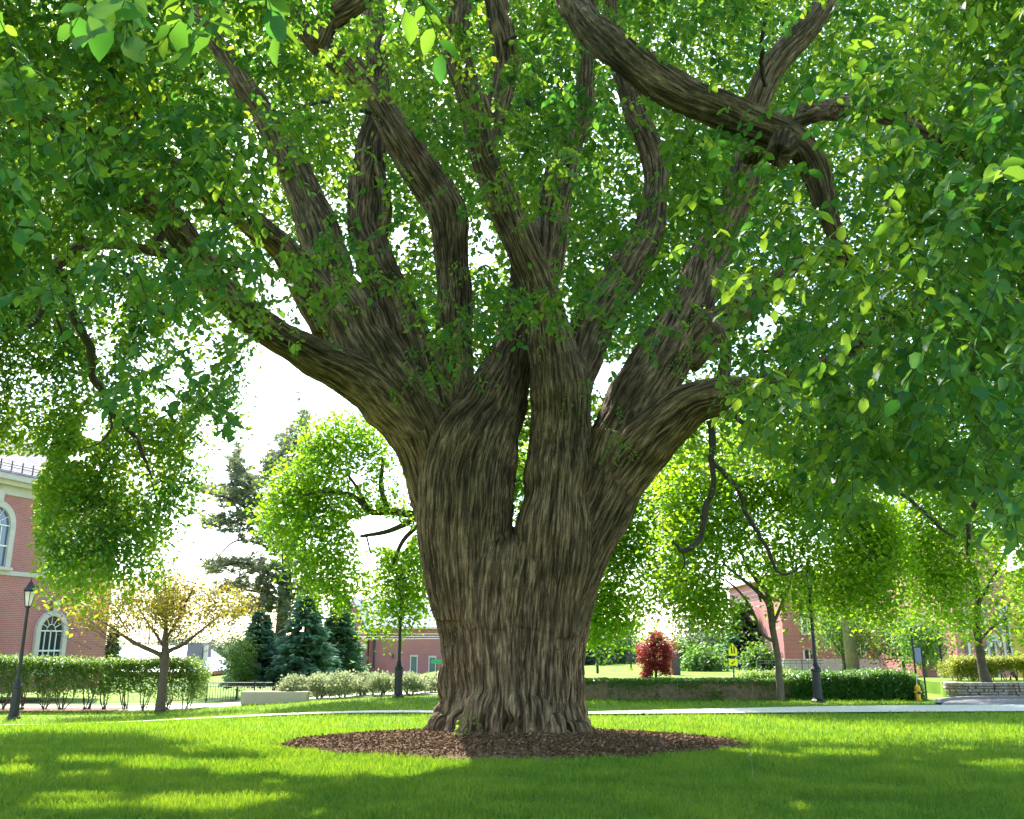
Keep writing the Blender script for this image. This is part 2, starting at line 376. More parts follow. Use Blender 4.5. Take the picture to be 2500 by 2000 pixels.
def limb_path(rows, nm, n=8):
    r = crom(rows, n)
    c = atD(r[:, 0], r[:, 1], r[:, 3]); rad = np.maximum(r[:, 2], 4) * K / 2 * depth(c) / F
    amp = np.minimum(rad, .3) * np.clip(np.arange(len(c)) / 16. - .6, 0, 1)
    if nm in ('trunk_left', 'trunk_right', 'l12', 'r23', 'r4', 'r4stub'): amp = amp * 0
    c = c + (.42 * amp)[:, None] * (np.stack([vn(c * 1.15, 31), vn(c * 1.15, 32), vn(c * 1.15, 33)], 1) - .5)
    rad = rad * (1 + .16 * (vn(c * 1.9, 35) - .5))
    return c, rad

PATH = {k: limb_path(v, k) for k, v in LIMB.items()}
mb = MB()
for k, (c, rad) in PATH.items():
    w = 1 + .10 * (fbm(c * 1.7, 3, 2) - .5)
    mb.tube([tuple(p) for p in c], list(rad * w), 20)
# trunk body, lobed and flared
ts = []
for y, l, r in TS:
    p0 = atD((l + r) / 2, y, TY); pl = atD(l, y, TY); pr = atD(r, y, TY)
    ts.append((p0[0], p0[2], (pr[0] - pl[0]) / 2))
ts.insert(0, (ts[0][0], ts[0][1] - .35, ts[0][2] * 1.08))
rings = []
nk = 72
for cx, z, R in ts:
    fl = max(0, .55 - z) / .55
    ring = []
    for k in range(nk):
        a = 2 * math.pi * k / nk
        lob = 1 + .025 * math.cos(3 * a + .6) + .03 * math.cos(7 * a + 1.3) + fl * (.02 * math.cos(9 * a + .4) + .05 * math.cos(5 * a + 2) + .03 * math.cos(4 * a + .7))
        ring.append((cx + R * lob * math.cos(a), TY + (.75 * sm(3.2, 5.0, z)) + R * .92 * lob * math.sin(a) * (1 - .35 * sm(3.2, 5.0, z)), z))
    rings.append(ring)
vs = [p for r in rings for p in r]
fs = [(i * nk + k, i * nk + (k + 1) % nk, (i + 1) * nk + (k + 1) % nk, (i + 1) * nk + k) for i in range(len(rings) - 1) for k in range(nk)]
fs += [tuple(range(nk - 1, -1, -1)), tuple((len(rings) - 1) * nk + k for k in range(nk))]
mb.add(vs, fs)
def ball(px, py, Y, r, sz=1.0):
    c = atD(px, py, Y); prof = [(r * math.sin(t), -r * math.cos(t) * sz) for t in np.linspace(.02, math.pi - .02, 14)]
    mb.lathe(prof, tuple(c), 20)
ball(1010, 1520, 16.55, .34, 1.5); ball(1125, 1525, 16.55, .28, 1.7); ball(1232, 1540, 17.3, .26, .9); ball(1205, 1545, 16.7, .28); ball(930, 1550, 17.1, .2, 1.6)
ball(965, 1545, 16.65, .24, 1.6); ball(950, 1430, 17.3, .22, 2.0); ball(1160, 1215, 16.5, .16, 2); ball(1165, 1548, 16.5, .22, 1.4); ball(1085, 1500, 16.5, .2, 1.8)
me = bpy.data.meshes.new('raw'); me.from_pydata(mb.v, [], mb.f); me.update()
tmp = bpy.data.objects.new('raw', me); COL.objects.link(tmp)
m = tmp.modifiers.new('r', 'REMESH'); m.mode = 'VOXEL'; m.voxel_size = .0185
m2 = tmp.modifiers.new('s', 'SMOOTH'); m2.iterations = 14; m2.factor = .5
dg = bpy.context.evaluated_depsgraph_get()
rm = bpy.data.meshes.new_from_object(tmp.evaluated_get(dg))
bpy.data.objects.remove(tmp)
nv = len(rm.vertices); V = np.empty(nv * 3, np.float32); rm.vertices.foreach_get('co', V); V = V.reshape(-1, 3).astype(float)
NRM = np.empty(nv * 3, np.float32); rm.vertex_normals.foreach_get('vector', NRM); NRM = NRM.reshape(-1, 3)
np_ = len(rm.polygons); FV = np.empty(len(rm.loops), np.int32); rm.loops.foreach_get('vertex_index', FV); FV = FV.reshape(-1, 4)

tz = np.array([t[1] for t in ts]); tx = np.array([t[0] for t in ts]); tr = np.array([t[2] for t in ts])
names = ['trunk'] + list(LIMB)
best = np.full(nv, 1e9); dom = np.zeros(nv, int)
store = []
for li, nm in enumerate(names):
    if nm == 'trunk':
        idx = np.where(V[:, 2] < ts[-1][1] + .35)[0]; p = V[idx]
        cx = np.interp(p[:, 2], tz, tx); R = np.interp(p[:, 2], tz, tr)
        dx, dy = p[:, 0] - cx, (p[:, 1] - TY) / .92; rr = np.hypot(dx, dy) + 1e-6
        d = np.maximum(rr - R, p[:, 2] - ts[-1][1]); d = np.where(p[:, 2] > ts[-1][1], np.maximum(d, p[:, 2] - ts[-1][1]), rr - R)
        ca, sa, s, R0 = dx / rr, dy / rr, p[:, 2], np.full(len(idx), 1.3)
    else:
        c, rad = PATH[nm]
        lo, hi = (c - rad[:, None]).min(0) - .3, (c + rad[:, None]).max(0) + .3
        idx = np.where(((V > lo) & (V < hi)).all(1))[0]; p = V[idx]
        tan = np.gradient(c, axis=0); tan /= np.linalg.norm(tan, axis=1, keepdims=True)
        sl = np.concatenate([[0], np.cumsum(np.linalg.norm(np.diff(c, axis=0), axis=1))])
        n0 = np.cross(tan, [0, 1, .2]); n0 /= np.linalg.norm(n0, axis=1, keepdims=True); b0 = np.cross(tan, n0)
        d = np.empty(len(idx)); j = np.empty(len(idx), int)
        for a in range(0, len(idx), 20000):
            q = p[a:a + 20000]; D2 = ((q[:, None] - c[None]) ** 2).sum(-1); e = np.sqrt(D2) - rad[None]
            j[a:a + 20000] = e.argmin(1); d[a:a + 20000] = e.min(1)
        v = p - c[j]; a_, b_ = (v * n0[j]).sum(1), (v * b0[j]).sum(1); rr = np.hypot(a_, b_) + 1e-6
        ca, sa = a_ / rr, b_ / rr; s = sl[j] + (v * tan[j]).sum(1); R0 = np.full(len(idx), max(rad[len(rad) // 3], .08))
    store.append((idx, d, ca, sa, s, R0))
    up = d < best[idx]; dom[idx[up]] = li; best[idx[up]] = d[up]
H = np.zeros(nv); W = np.zeros(nv); A = np.zeros(nv); GR = np.zeros((nv, 3))
for li, (idx, d, ca, sa, s, R0) in enumerate(store):
    k = dom[idx] == li; GR[idx[k]] = np.stack([ca * R0, sa * R0, s], 1)[k] + li * 5.7
for li, (idx, d, ca, sa, s, R0) in enumerate(store):
    w = np.exp(-np.clip(d - best[idx], 0, 9) / .05); k = w > .03
    idx, w, ca, sa, s, R0 = idx[k], w[k], ca[k], sa[k], s[k], R0[k]
    if len(idx) == 0: continue
    hs = []
    chaos = 1 + 1.6 * (1 - sm(.2, 1.5, V[idx, 2]))
    for sg, sd_ in ((1, 0), (-1, 40)):
        ph = sg * .10 / R0 * s; cr_, sr_ = ca * np.cos(ph) - sa * np.sin(ph), ca * np.sin(ph) + sa * np.cos(ph)
        q = np.stack([cr_ * R0 / .054, sr_ * R0 / .054, s / .95], 1) + li * 17.3
        q = q + np.array([1., 1., .5]) * (chaos * .75)[:, None] * (np.stack([vn(q * .5 + 5, 1), vn(q * .5 + 9, 2), vn(q * .5 + 3, 4)], 1) - .5)
        hs.append(1 - np.abs(2 * vn(q, 11 + li + sd_) - 1))
    h1 = np.maximum(hs[0], hs[1]) * (.72 + .28 * vn(np.stack([ca * R0 / .16, sa * R0 / .16, s / .17], 1) + li, 61))
    q2 = q * np.array([2.0, 2.0, 3.4]) + 31
    h2 = 1 - np.abs(2 * vn(q2, 5) - 1)
    h = .70 * h1 ** 2.6 + .30 * h2 ** 1.6
    big = vn(np.stack([ca * R0 / .5, sa * R0 / .5, s / 2.5], 1) + li, 21)
    H[idx] += w * h; A[idx] += w * (np.minimum(.085, .035 + .045 * R0) * (h - .45) + .09 * np.minimum(R0, 1.2) * (big - .5)); W[idx] += w
W = np.maximum(W, 1e-6); H /= W; A /= W
# growth line across the trunk and hollow at its foot
px, py, _ = proj(V)
line = np.exp(-((py - 1327 - 5 * np.sin(px / 60.) - 26 * (vn(V * 3.2, 8) - .5)) / 3.0) ** 2) * (px > 945) * (px < 1165) * (V[:, 1] < TY)
A -= .018 * line * vn(V * 4, 77); H -= .10 * line
hol = np.exp(-(((px - 1073) / 15) ** 2 + ((py - 1535) / 30) ** 2)) * (V[:, 1] < TY)
hol2 = np.exp(-(((px - 990) / 9) ** 2 + ((py - 1530) / 34) ** 2)) * (V[:, 1] < TY)
A -= .42 * hol + .16 * hol2
low = (1 - sm(.2, 1.1, V[:, 2])) * ((fbm(V * 2.2, 14, 3) - .5) * .34 + (fbm(V * 8, 15, 2) - .5) * .07)
A += low
# cut end of the stub on the long contorted limb
sd = np.linalg.norm(V - atD(1636, 334, 10.36), axis=1); A -= .20 * np.exp(-(sd / .11) ** 2); H -= .9 * np.exp(-(sd / .11) ** 2)  # shade inside the hollow is also painted, by darkening the bark colour
V2 = V + NRM * A[:, None]
V2[:, 2] = np.maximum(V2[:, 2], -.3)
rm.vertices.foreach_set('co', V2.astype(np.float32).ravel()); rm.update()
VN = np.empty(nv * 3, np.float32); rm.vertex_normals.foreach_get('vector', VN); VN = VN.reshape(-1, 3)
elm = thing('old_elm_tree', (0, TY, 0), 'huge old tree with furrowed many-stemmed trunk standing in a ring of brown mulch', 'tree')
fd = dom[FV[:, 0]]
grp = np.array([0 if n in SPLIT_TRUNK else i for i, n in enumerate(names)])
fg = grp[fd]
def sub(name, mask, parent):
    f = FV[mask]; u, inv = np.unique(f, return_inverse=True)
    mm = np_mesh(name, V2[u], inv.reshape(-1), np.full(len(f), 4), True)
    a = mm.attributes.new('bark', 'FLOAT', 'POINT'); a.data.foreach_set('value', np.clip(H[u], 0, 1).astype(np.float32))
    a = mm.attributes.new('grain', 'FLOAT_VECTOR', 'POINT'); a.data.foreach_set('vector', GR[u].astype(np.float32).ravel())
    mm.normals_split_custom_set_from_vertices(VN[u].tolist())
    return link(name, mm, parent, M_bark)
trunk = sub('trunk', fg == 0, elm)
for i, nmx in enumerate(names):
    if grp[i] == i and i and (fg == i).sum() > 50: sub('limb', fg == i, elm)
bpy.data.meshes.remove(rm)

# thinner branches, each one its own mesh
BR = [
 [(112, 568, 22, 13), (128, 590, 26, 13.1), (150, 640, 24, 13.3), (175, 690, 23, 13.6), (190, 740, 22, 14), (195, 785, 21, 14.5), (222, 830, 19, 15), (236, 872, 16, 15.6), (272, 902, 13, 16), (300, 955, 9, 16.5), (320, 1010, 5, 17)],
 [(118, 565, 18, 13), (104, 590, 18, 12.9), (112, 612, 18, 12.8), (92, 650, 16, 12.7), (72, 680, 12, 12.6), (50, 700, 8, 12.5)],
 [(96, 640, 8, 12.7), (75, 625, 8, 12.6), (40, 622, 7, 12.5), (-10, 630, 6, 12.4)],
 [(110, 655, 8, 12.8), (125, 690, 7, 13), (135, 730, 5, 13.2)],
 [(236, 872, 8, 15.6), (232, 905, 7, 15.6), (205, 935, 5, 15.8), (170, 945, 3, 16)],
 [(270, 575, 12, 13.8), (285, 610, 12, 13.6), (310, 640, 10, 13.4), (345, 665, 6, 13.2)],
 [(1495, 885, 17, 16), (1497, 960, 16, 16), (1495, 1040, 15, 16), (1482, 1105, 14, 16), (1462, 1150, 14, 16), (1440, 1160, 12, 16), (1415, 1140, 8, 16)],
 [(1499, 975, 13, 16), (1535, 1005, 13, 16), (1560, 1050, 12, 16.1), (1575, 1090, 11, 16.2), (1605, 1140, 10, 16.3), (1635, 1200, 8, 16.4), (1668, 1207, 6, 16.4), (1690, 1190, 4, 16.4)],
 [(1440, 1160, 6, 16), (1442, 1190, 4, 16), (1430, 1215, 3, 16)],
 [(1535, 858, 14, 15.6), (1562, 888, 13, 15.5), (1600, 905, 11, 15.4), (1640, 945, 7, 15.3)],
 [(1790, 745, 26, 13.8), (1782, 800, 26, 13.9), (1770, 850, 26, 14), (1752, 900, 24, 14.1), (1744, 950, 24, 14.2), (1765, 1000, 22, 14.3), (1775, 1050, 20, 14.4), (1800, 1075, 17, 14.5), (1835, 1092, 10, 14.6)],
 [(1768, 920, 14, 14.1), (1810, 955, 12, 14), (1843, 985, 11, 13.9), (1850, 1020, 8, 13.8)],
 [(1780, 1060, 8, 14.4), (1775, 1095, 6, 14.4), (1790, 1130, 4, 14.4)],
 [(2040, 800, 16, 12.5), (2062, 880, 16, 12.6), (2075, 950, 15, 12.8), (2078, 1010, 14, 13), (2060, 1055, 13, 13.2), (2037, 1110, 12, 13.4), (2040, 1165, 8, 13.6)],
 [(1900, 1040, 10, 14.6), (1940, 1075, 10, 14.7), (1975, 1110, 9, 14.8), (2010, 1130, 5, 14.9)],
 [(1840, 815, 10, 14), (1860, 850, 9, 14.1), (1895, 880, 8, 14.2), (1920, 920, 5, 14.3)],
 [(1090, 205, 15, 16.2), (1125, 222, 16, 16.1), (1160, 250, 16, 16), (1185, 285, 16, 16), (1198, 320, 14, 16.2), (1200, 350, 12, 16.8)],
 [(960, 300, 9, 17), (945, 270, 9, 17.2), (915, 255, 7, 17.5), (880, 240, 5, 17.8)],
 [(1060, 90, 9, 16.2), (1100, 75, 8, 16.1), (1130, 95, 7, 16), (1160, 130, 5, 16)],
 [(1612, 180, 12, 18.4), (1604, 110, 12, 17.6), (1612, 40, 11, 17), (1620, -30, 10, 16.6)],
 [(1655, 60, 7, 18), (1640, 40, 7, 17.6), (1630, 70, 6, 17.4)],
 [(1560, 760, 8, 16.5), (1600, 740, 8, 16.3), (1640, 745, 6, 16.2), (1680, 752, 4, 16.2)],
 [(780, 240, 14, 17.4), (720, 210, 12, 16.5), (640, 225, 10, 15.5), (560, 260, 8, 14.6)],
 [(430, 330, 10, 13.5), (380, 380, 10, 13.3), (340, 430, 9, 13.2), (330, 470, 8, 13.2)],
 [(1960, 430, 12, 11), (1905, 500, 10, 10.4), (1860, 560, 8, 9.8), (1830, 620, 6, 9.4)],
 [(2160, 660, 22, 9), (2120, 640, 20, 9), (2070, 690, 14, 9), (2030, 740, 8, 9)],
]
bt = []
for rows in BR:
    r = crom([(x, y, w, Y) for x, y, w, Y in rows], 8)
    c = atD(r[:, 0], r[:, 1], r[:, 3]); rad = np.maximum(r[:, 2], 2) * K / 2 * depth(c) / F
    c = c + (1.6 * rad[:, None] + .02) * (np.stack([vn(c * 3.5, 1), vn(c * 3.5, 2), vn(c * 3.5, 3)], 1) - .5) + .8 * rad[:, None] * (np.stack([vn(c * 9, 1), vn(c * 9, 2), vn(c * 9, 3)], 1) - .5); rad = rad * .85 * (.8 + .4 * vn(c * 7, 6))
    MB().tube([tuple(p) for p in c], list(rad), 8).build('branch', M_twig, elm, True, True)
    for q_ in range(2, len(c), 3):
        if vn(c[q_] * 5, 3) > .35: bt.append(c[q_] + rng.normal(0, .03, 3))

# ------------------------------------------------------------------ crown
M_leaf = leafmat('elm_leaf', (.028, .105, .036), (.066, .185, .050), (.10, .32, .03), (.52, .70, .03), .48, .5, .3)
FMAP = """5566776631234434335887633888
5666777763133434344335765788
5666776664433444455533577888
7766667775433455455443346788
8875556776324465555532356788
8866655745224565455665357888
7755777454333544455665557888
6666678653345445566554557788
3346799620034554443345777788
0024677400003552111125777788
0002455000001220110036787777
0001222000000000010037776566
0000000000000000000001344345
0000000000000000000000320023
0000000000000000000000100012
0000000000000000000000000000""".split()
BMAP = """8888888888878878777888888888
8888888888888888888888888888
8888888888888888888888888888
8888888888888888888888888888
8888888888888888888888888888
8888888788888888888888888888
8888888578888877888888888888
8888888418888877888888888888
8888888127888777888788888888
8888885000888877788878888888
0000000000088888888777668888
0000000000000888888777667788
0000000000000188700777777788
0000000000000000000000000000
0000000000000000000000000000
0000000000000000000000000000""".split()
FM = np.array([[int(c) for c in r] for r in FMAP]) / 9.0
BM = np.array([[int(c) for c in r] for r in BMAP]) / 9.0
def samp(Mp, x, y):
    fx = np.clip(x / 77 - .5, 0, Mp.shape[1] - 1.001); fy = np.clip(y / 77 - .5, 0, Mp.shape[0] - 1.001)
    i, j = fx.astype(int), fy.astype(int); u, v = fx - i, fy - j
    return (Mp[j, i] * (1 - u) * (1 - v) + Mp[j, i + 1] * u * (1 - v) + Mp[j + 1, i] * (1 - u) * v + Mp[j + 1, i + 1] * u * v)

def sprays(O, ln, nleaf, size, droop=(.15, 1.0), az=None):
    """leaves and twigs of drooping sprays with origins O"""
    M = len(O); a = rng.uniform(0, 2 * math.pi, M) if az is None else az
    A = np.stack([np.cos(a), np.sin(a), -rng.uniform(*droop, M)], 1); A /= np.linalg.norm(A, axis=1, keepdims=True)
    t = (np.arange(nleaf) + .6) / nleaf
    L = ln * rng.uniform(.7, 1.25, M)
    pos = O[:, None] + A[:, None] * (L[:, None, None] * t[None, :, None])
    pos[..., 2] -= (L[:, None] * .35) * t[None] ** 2
    side = np.cross(A, [0, 0, 1.0]); side /= np.linalg.norm(side, axis=1, keepdims=True)
    sg = np.where(np.arange(nleaf) % 2 == 0, 1.0, -1.0)
    D = A[:, None] * .55 + side[:, None] * (sg[None, :, None] * .75) + np.array([0, 0, -.45]) + rng.normal(size=(M, nleaf, 3)) * .28
    U = np.array([0, 0, 1.0]) + rng.normal(size=(M, nleaf, 3)) * .42
    S = size * rng.uniform(.6, 1.25, (M, nleaf))
    mid = O + A * (L[:, None] * .5); mid[:, 2] -= L * .35 * .25
    end = O + A * L[:, None]; end[:, 2] -= L * .35
    tw = (np.concatenate([O, mid]), np.concatenate([mid, end]))
    return pos.reshape(-1, 3), D.reshape(-1, 3), U.reshape(-1, 3), S.ravel(), tw, np.repeat(np.arange(M), nleaf)

groups = []; TA, TB, TR = [], [], []
def clear(x, y, polys):
    k = np.ones(len(x), bool)
    for p in polys: k &= ~in_poly(x, y, p)
    return k

# front of the crown: clusters of sprays
def front(ncl):
    x = rng.uniform(-160, 2316, ncl); y = rng.uniform(-170, 1240, ncl)
    Yb = np.interp(x, [0, 300, 620, 780, 1100, 1350, 1530, 1700, 1850, 2156], [8.2, 8.0, 8.6, 11.5, 12, 11.2, 9.2, 7.8, 7.0, 6.4])
    Y = np.where(y < 200, Yb + 1.0, Yb) + rng.normal(size=ncl) * 1.1
    Y = np.maximum(Y, 4.8)
    P = atD(x, y, Y); t = depth(P)
    g = sm(.42, .60, fbm(P * .8, 40, 2))
    keep = rng.random(ncl) < samp(FM, x, y) * (t / 13.0) ** 2 * .19 * (.10 + 1.35 * g)
    return P[keep]
C = front(15000)
ns = 12
O = np.repeat(C, ns, 0) + rng.normal(size=(len(C) * ns, 3)) * np.array([.27, .27, .13])
P, D, U, S, tw, si = sprays(O, .40, 9, .112)
x, y, t = proj(P)
w = (fbm(P * 1.3, 51, 2) - .5) * 90
CLR = [[(520, 745), (545, 690), (640, 735), (720, 790), (800, 850), (860, 900), (860, 1500), (330, 1500), (330, 1190), (420, 1050), (500, 930)],
       [(590, 640), (640, 615), (662, 700), (650, 735), (595, 700)], [(560, 482), (600, 472), (622, 520), (590, 522)],
       [(905, 860), (1000, 700), (1130, 820), (1240, 900), (1300, 960), (1340, 1560), (870, 1560), (870, 1000)],
       [(1250, 900), (1420, 720), (1500, 800), (1480, 900), (1330, 990)]]
keep = (samp(FM, x + w, y + w * .6) > .09) & clear(x, y, CLR) & (t > 3)
# the big limbs stay partly bare
thin = vn(P * 1.5, 55)
for nm, fr in (('r4', .55), ('l3', .6), ('l4', .64), ('l4b', .6), ('c1', .62), ('c1b', .6), ('c2', .55), ('l2', .6), ('r2', .6), ('r1', .5), ('r3', .25), ('l2a', .15), ('l1', .02), ('r5', .3), ('r2b', .2)):
    c = PATH[nm][0]; qx, qy, qt = proj(c); wl = np.interp(np.linspace(0, 1, len(c)), np.linspace(0, 1, len(LIMB[nm])), [r_[2] for r_ in LIMB[nm]]) * .55
    for a in range(0, len(x), 30000):
        d2 = np.hypot(x[a:a + 30000, None] - qx[None], y[a:a + 30000, None] - qy[None]) - wl[None]; j = d2.argmin(1)
        hit = (d2.min(1) < 0) & (t[a:a + 30000] < qt[j]) & (thin[a:a + 30000] < fr + .08)
        keep[a:a + 30000] &= ~hit
keep |= (x < -60) | (x > 2210) | (y < -60)
n = keep.sum(); tone = np.clip(np.repeat(rng.normal(.36, .2, len(C)), ns * 9)[keep] + rng.normal(0, .17, n), 0, 1)
groups.append((P[keep], D[keep], U[keep], S[keep], 'fine', tone))
ok = np.zeros(len(O), bool); cnt = np.bincount(si, weights=keep, minlength=len(O)); ok = cnt > 6
ok2 = np.concatenate([ok, ok]); TA.append(tw[0][ok2]); TB.append(tw[1][ok2]); TR.append(np.full(ok2.sum(), .0035))
print('front leaves', n)
# sprigs close to the camera at the top of the picture
nearP = [(235, -20, 2.7), (300, -25, 2.6), (380, -30, 2.5), (455, -30, 2.6), (490, -30, 2.5), (890, -45, 3.2), (40, 340, 4.6), (20, 420, 4.4)]
O = np.array([atD(a, b_, c) for a, b_, c in nearP for _ in range(2)]) + rng.normal(size=(len(nearP) * 2, 3)) * .05
P, D, U, S, tw, si = sprays(O, .2, 6, .115, (.6, 1.4))
groups.append((P, D, U, S, 'fine', np.clip(rng.normal(.25, .2, len(P)), 0, 1))); TA.append(tw[0]); TB.append(tw[1]); TR.append(np.full(len(tw[0]), .002))
# sprays along the thin hanging branches
O = np.array(bt); P, D, U, S, tw, si = sprays(O, .34, 7, .085, (-.1, .9))
groups.append((P, D, U, S, 'oval', np.clip(rng.normal(.55, .25, len(P)), 0, 1))); TA.append(tw[0]); TB.append(tw[1]); TR.append(np.full(len(tw[0]), .004))
# little shoots on trunk and limbs
sh = [(1290, 905, 16.3), (1300, 925, 16.2), (1225, 790, 16.4), (1235, 830, 16.4), (905, 770, 16.6), (885, 795, 16.5), (940, 690, 17), (985, 545, 16.5), (1430, 770, 16.8), (1455, 740, 16.7), (990, 1520, 15.9), (1480, 640, 17), (1000, 660, 17), (930, 720, 17), (970, 740, 17), (1060, 640, 16.8)]
O = np.array([atD(a, b_, c) for a, b_, c in sh for _ in range(6)]) + rng.normal(size=(len(sh) * 6, 3)) * np.array([.16, .12, .2])
P, D, U, S, tw, si = sprays(O, .28, 7, .085, (.3, 1.4))
groups.append((P, D, U, S, 'oval', np.clip(rng.normal(.6, .2, len(P)), 0, 1))); TA.append(tw[0]); TB.append(tw[1]); TR.append(np.full(len(tw[0]), .0025))

# leafy clusters hanging in front of the big limbs
cl = [(655, 500, 14), (690, 560, 14), (705, 615, 14), (735, 505, 14.2), (660, 550, 14), (925, 660, 15.2), (960, 700, 15.2), (1000, 690, 15.2), (940, 755, 15.4), (905, 790, 15.5), (1040, 640, 15.2), (1095, 615, 15.2), (840, 590, 15.3), (905, 585, 15.3), (1060, 400, 14.5), (1105, 380, 14.5), (1120, 425, 14.5),
      (1000, 420, 14.5), (1255, 560, 14.6), (1330, 600, 14.6), (1400, 645, 14.6), (1280, 480, 14.5), (1340, 470, 14.5), (980, 200, 14), (900, 170, 14), (760, 320, 14.5), (640, 300, 13.5), (700, 230, 13.5), (540, 560, 13), (470, 600, 12.6), (600, 650, 14), (520, 640, 13), (1600, 800, 13.5), (1660, 790, 13), (1720, 770, 12.5), (1780, 740, 12), (1830, 700, 12), (1890, 660, 11.5), (1930, 620, 11), (1700, 740, 12), (1850, 640, 11), (1560, 800, 14.2), (1780, 690, 11.5), (1640, 840, 13), (1740, 820, 12.5)]
O = np.array([atD(a, b_, c) for a, b_, c in cl for _ in range(9)]) + rng.normal(size=(len(cl) * 9, 3)) * np.array([.3, .3, .16])
P, D, U, S, tw, si = sprays(O, .42, 9, .11)
groups.append((P, D, U, S, 'fine', np.clip(rng.normal(.45, .25, len(P)), 0, 1))); TA.append(tw[0]); TB.append(tw[1]); TR.append(np.full(len(tw[0]), .0035))
# back of the crown, lit through by the sun; gaps in it let the sun reach the lawn
SUND = np.array([math.sin(math.radians(-21)) * math.cos(math.radians(48)), math.cos(math.radians(-21)) * math.cos(math.radians(48)), math.sin(math.radians(48))])
HOLES = [(-2.0, 12.85, 1.9, 1.1), (-1.0, 13.6, .9, .7), (-5.6, 13.5, .8, .3), (-4.4, 12.9, .8, .5), (-2.5, 9.7, .95, .55), (-6.6, 12.2, .6, .5), (-.75, 11.5, .5, .3), (3.8, 11.8, .6, .4), (4.9, 14.3, .5, .4), (-3.2, 12.4, .6, .4), (6.6, 12.9, .5, .3), (-4.6, 10.2, .5, .3)] + [(float(a), float(b_), float(c), float(c) * .7) for a, b_, c in zip(rng.uniform(-7, 8, 55), rng.uniform(9.2, 15.5, 55), rng.uniform(.12, .4, 55))]
def sunholes(P, frac):
    G = P - SUND * (P[:, 2:3] / SUND[2]); r = np.zeros(len(P), bool)
    e = (fbm(np.stack([G[:, 0], G[:, 1], G[:, 0] * 0], 1) * 2.2, 88, 3) - .5) * 2.2
    for x, y, a, b_ in HOLES: r |= ((G[:, 0] - x) / a) ** 2 + ((G[:, 1] - y) / b_) ** 2 < 1.35 + e
    return r & (rng.random(len(P)) < frac)
GAPS = [[(820, 8), (862, 8), (868, 50), (830, 65)], [(985, 455), (1035, 440), (1050, 560), (985, 555)], [(555, 480), (600, 470), (625, 525), (585, 520)], [(585, 600), (680, 600), (680, 760), (585, 720)],
        [(1140, 330), (1165, 320), (1160, 375), (1130, 380)], [(640, 0), (700, 0), (700, 60), (650, 60)], [(1500, 620), (1545, 640), (1540, 700), (1500, 690)], [(1255, 770), (1320, 750), (1290, 830), (1250, 830)],
        [(1545, 650), (1660, 610), (1640, 690), (1560, 720)], [(1300, 150), (1330, 230), (1300, 240), (1290, 180)], [(820, 480), (860, 470), (850, 540), (830, 530)], [(1440, 330), (1500, 270), (1470, 340), (1450, 350)]]
ncl = 66000
x = rng.uniform(-200, 2356, ncl); y = rng.uniform(-150, 1000, ncl)
Y = np.interp(y, [-150, 700, 1000], [24.0, 20.2, 19.7]) + rng.normal(size=ncl) * .8
P0 = atD(x, y, Y); t = depth(P0)
g = sm(.36, .52, fbm(P0 * .75, 60, 3))
keep = rng.random(ncl) < samp(BM, x, y) * (t / 30.) ** 2 * (.24 + .95 * g)
C = P0[keep]
O = np.repeat(C, 12, 0) + rng.normal(size=(len(C) * 12, 3)) * .36
x, y, t = proj(O); w = (fbm(O * 1.1, 61, 2) - .5) * 110
keep = (samp(BM, x + w, y + w) > .28) & ~sunholes(O, 1.0) & clear(x + w * .25, y + w * .25, GAPS)
keep |= (x < -60) | (x > 2210)
tn = np.repeat(rng.normal(.58, .32, len(C)), 12)[keep]; O = O[keep]; D, U = hang(len(O), (.1, 1.0), .5); S = .155 * rng.uniform(.65, 1.25, len(O))  # higher mean tone puts some of the sun's glow into leaf colour
groups.append((O, D, U, S, 'dia', np.clip(tn + rng.normal(0, .18, len(O)), 0, 1))); print('back leaves', len(O))
# low hanging boughs at the left
LP = [(-260, 500), (300, 560), (540, 650), (522, 760), (500, 890), (432, 940), (425, 1045), (368, 1075), (345, 1165), (300, 1200), (268, 1188), (235, 1228), (130, 1238), (100, 1190), (92, 1100), (66, 1060), (72, 1010), (115, 965), (60, 930), (0, 965), (-260, 980)]
LG = [[(180, 690), (250, 700), (235, 760), (190, 760)], [(185, 865), (235, 875), (220, 935), (175, 925)], [(330, 840), (390, 830), (370, 880), (330, 880)], [(0, 560), (60, 555), (50, 600), (0, 610)], [(290, 740), (330, 735), (325, 780), (290, 775)],
      [(150, 960), (200, 955), (190, 975), (150, 980)], [(435, 630), (480, 640), (470, 690), (430, 680)], [(420, 700), (450, 690), (440, 730), (415, 730)]]
ncl = 13000
x = rng.uniform(-280, 560, ncl); y = rng.uniform(500, 1240, ncl); Y = rng.normal(19.8, .5, ncl); P0 = atD(x, y, Y)
g = sm(.38, .56, fbm(P0 * .95, 70, 3))
w = (fbm(P0 * 1.3, 72, 3) - .5) * 150; k = in_poly(x + w, y + w * .8, LP) & (rng.random(ncl) < (.06 + .94 * g))
O = np.repeat(P0[k], 14, 0) + rng.normal(size=(k.sum() * 14, 3)) * np.array([.2, .2, .3])
x, y, t = proj(O); w = (fbm(O * 1.6, 71, 2) - .5) * 60
k = ~sunholes(O, 1.0) & ~in_poly(x, y, [(-20, 955), (108, 955), (74, 1012), (66, 1260), (-20, 1260)]) & clear(x + w * .5, y + w * .5, LG)
O = O[k]; D, U = hang(len(O), (.2, 1.2), .5); S = .125 * rng.uniform(.65, 1.25, len(O))
groups.append((O, D, U, S, 'dia', np.clip(np.repeat(rng.normal(.62, .3, k.sum() // 1 + 1), 1)[:len(O)] * .3 + .7 * (.2 + 1.1 * sm(.4, .6, fbm(O * 1.1, 74, 2))) , 0, 1))); print('left boughs', len(O))  # tone paints some clumps as sunlit and others as shaded
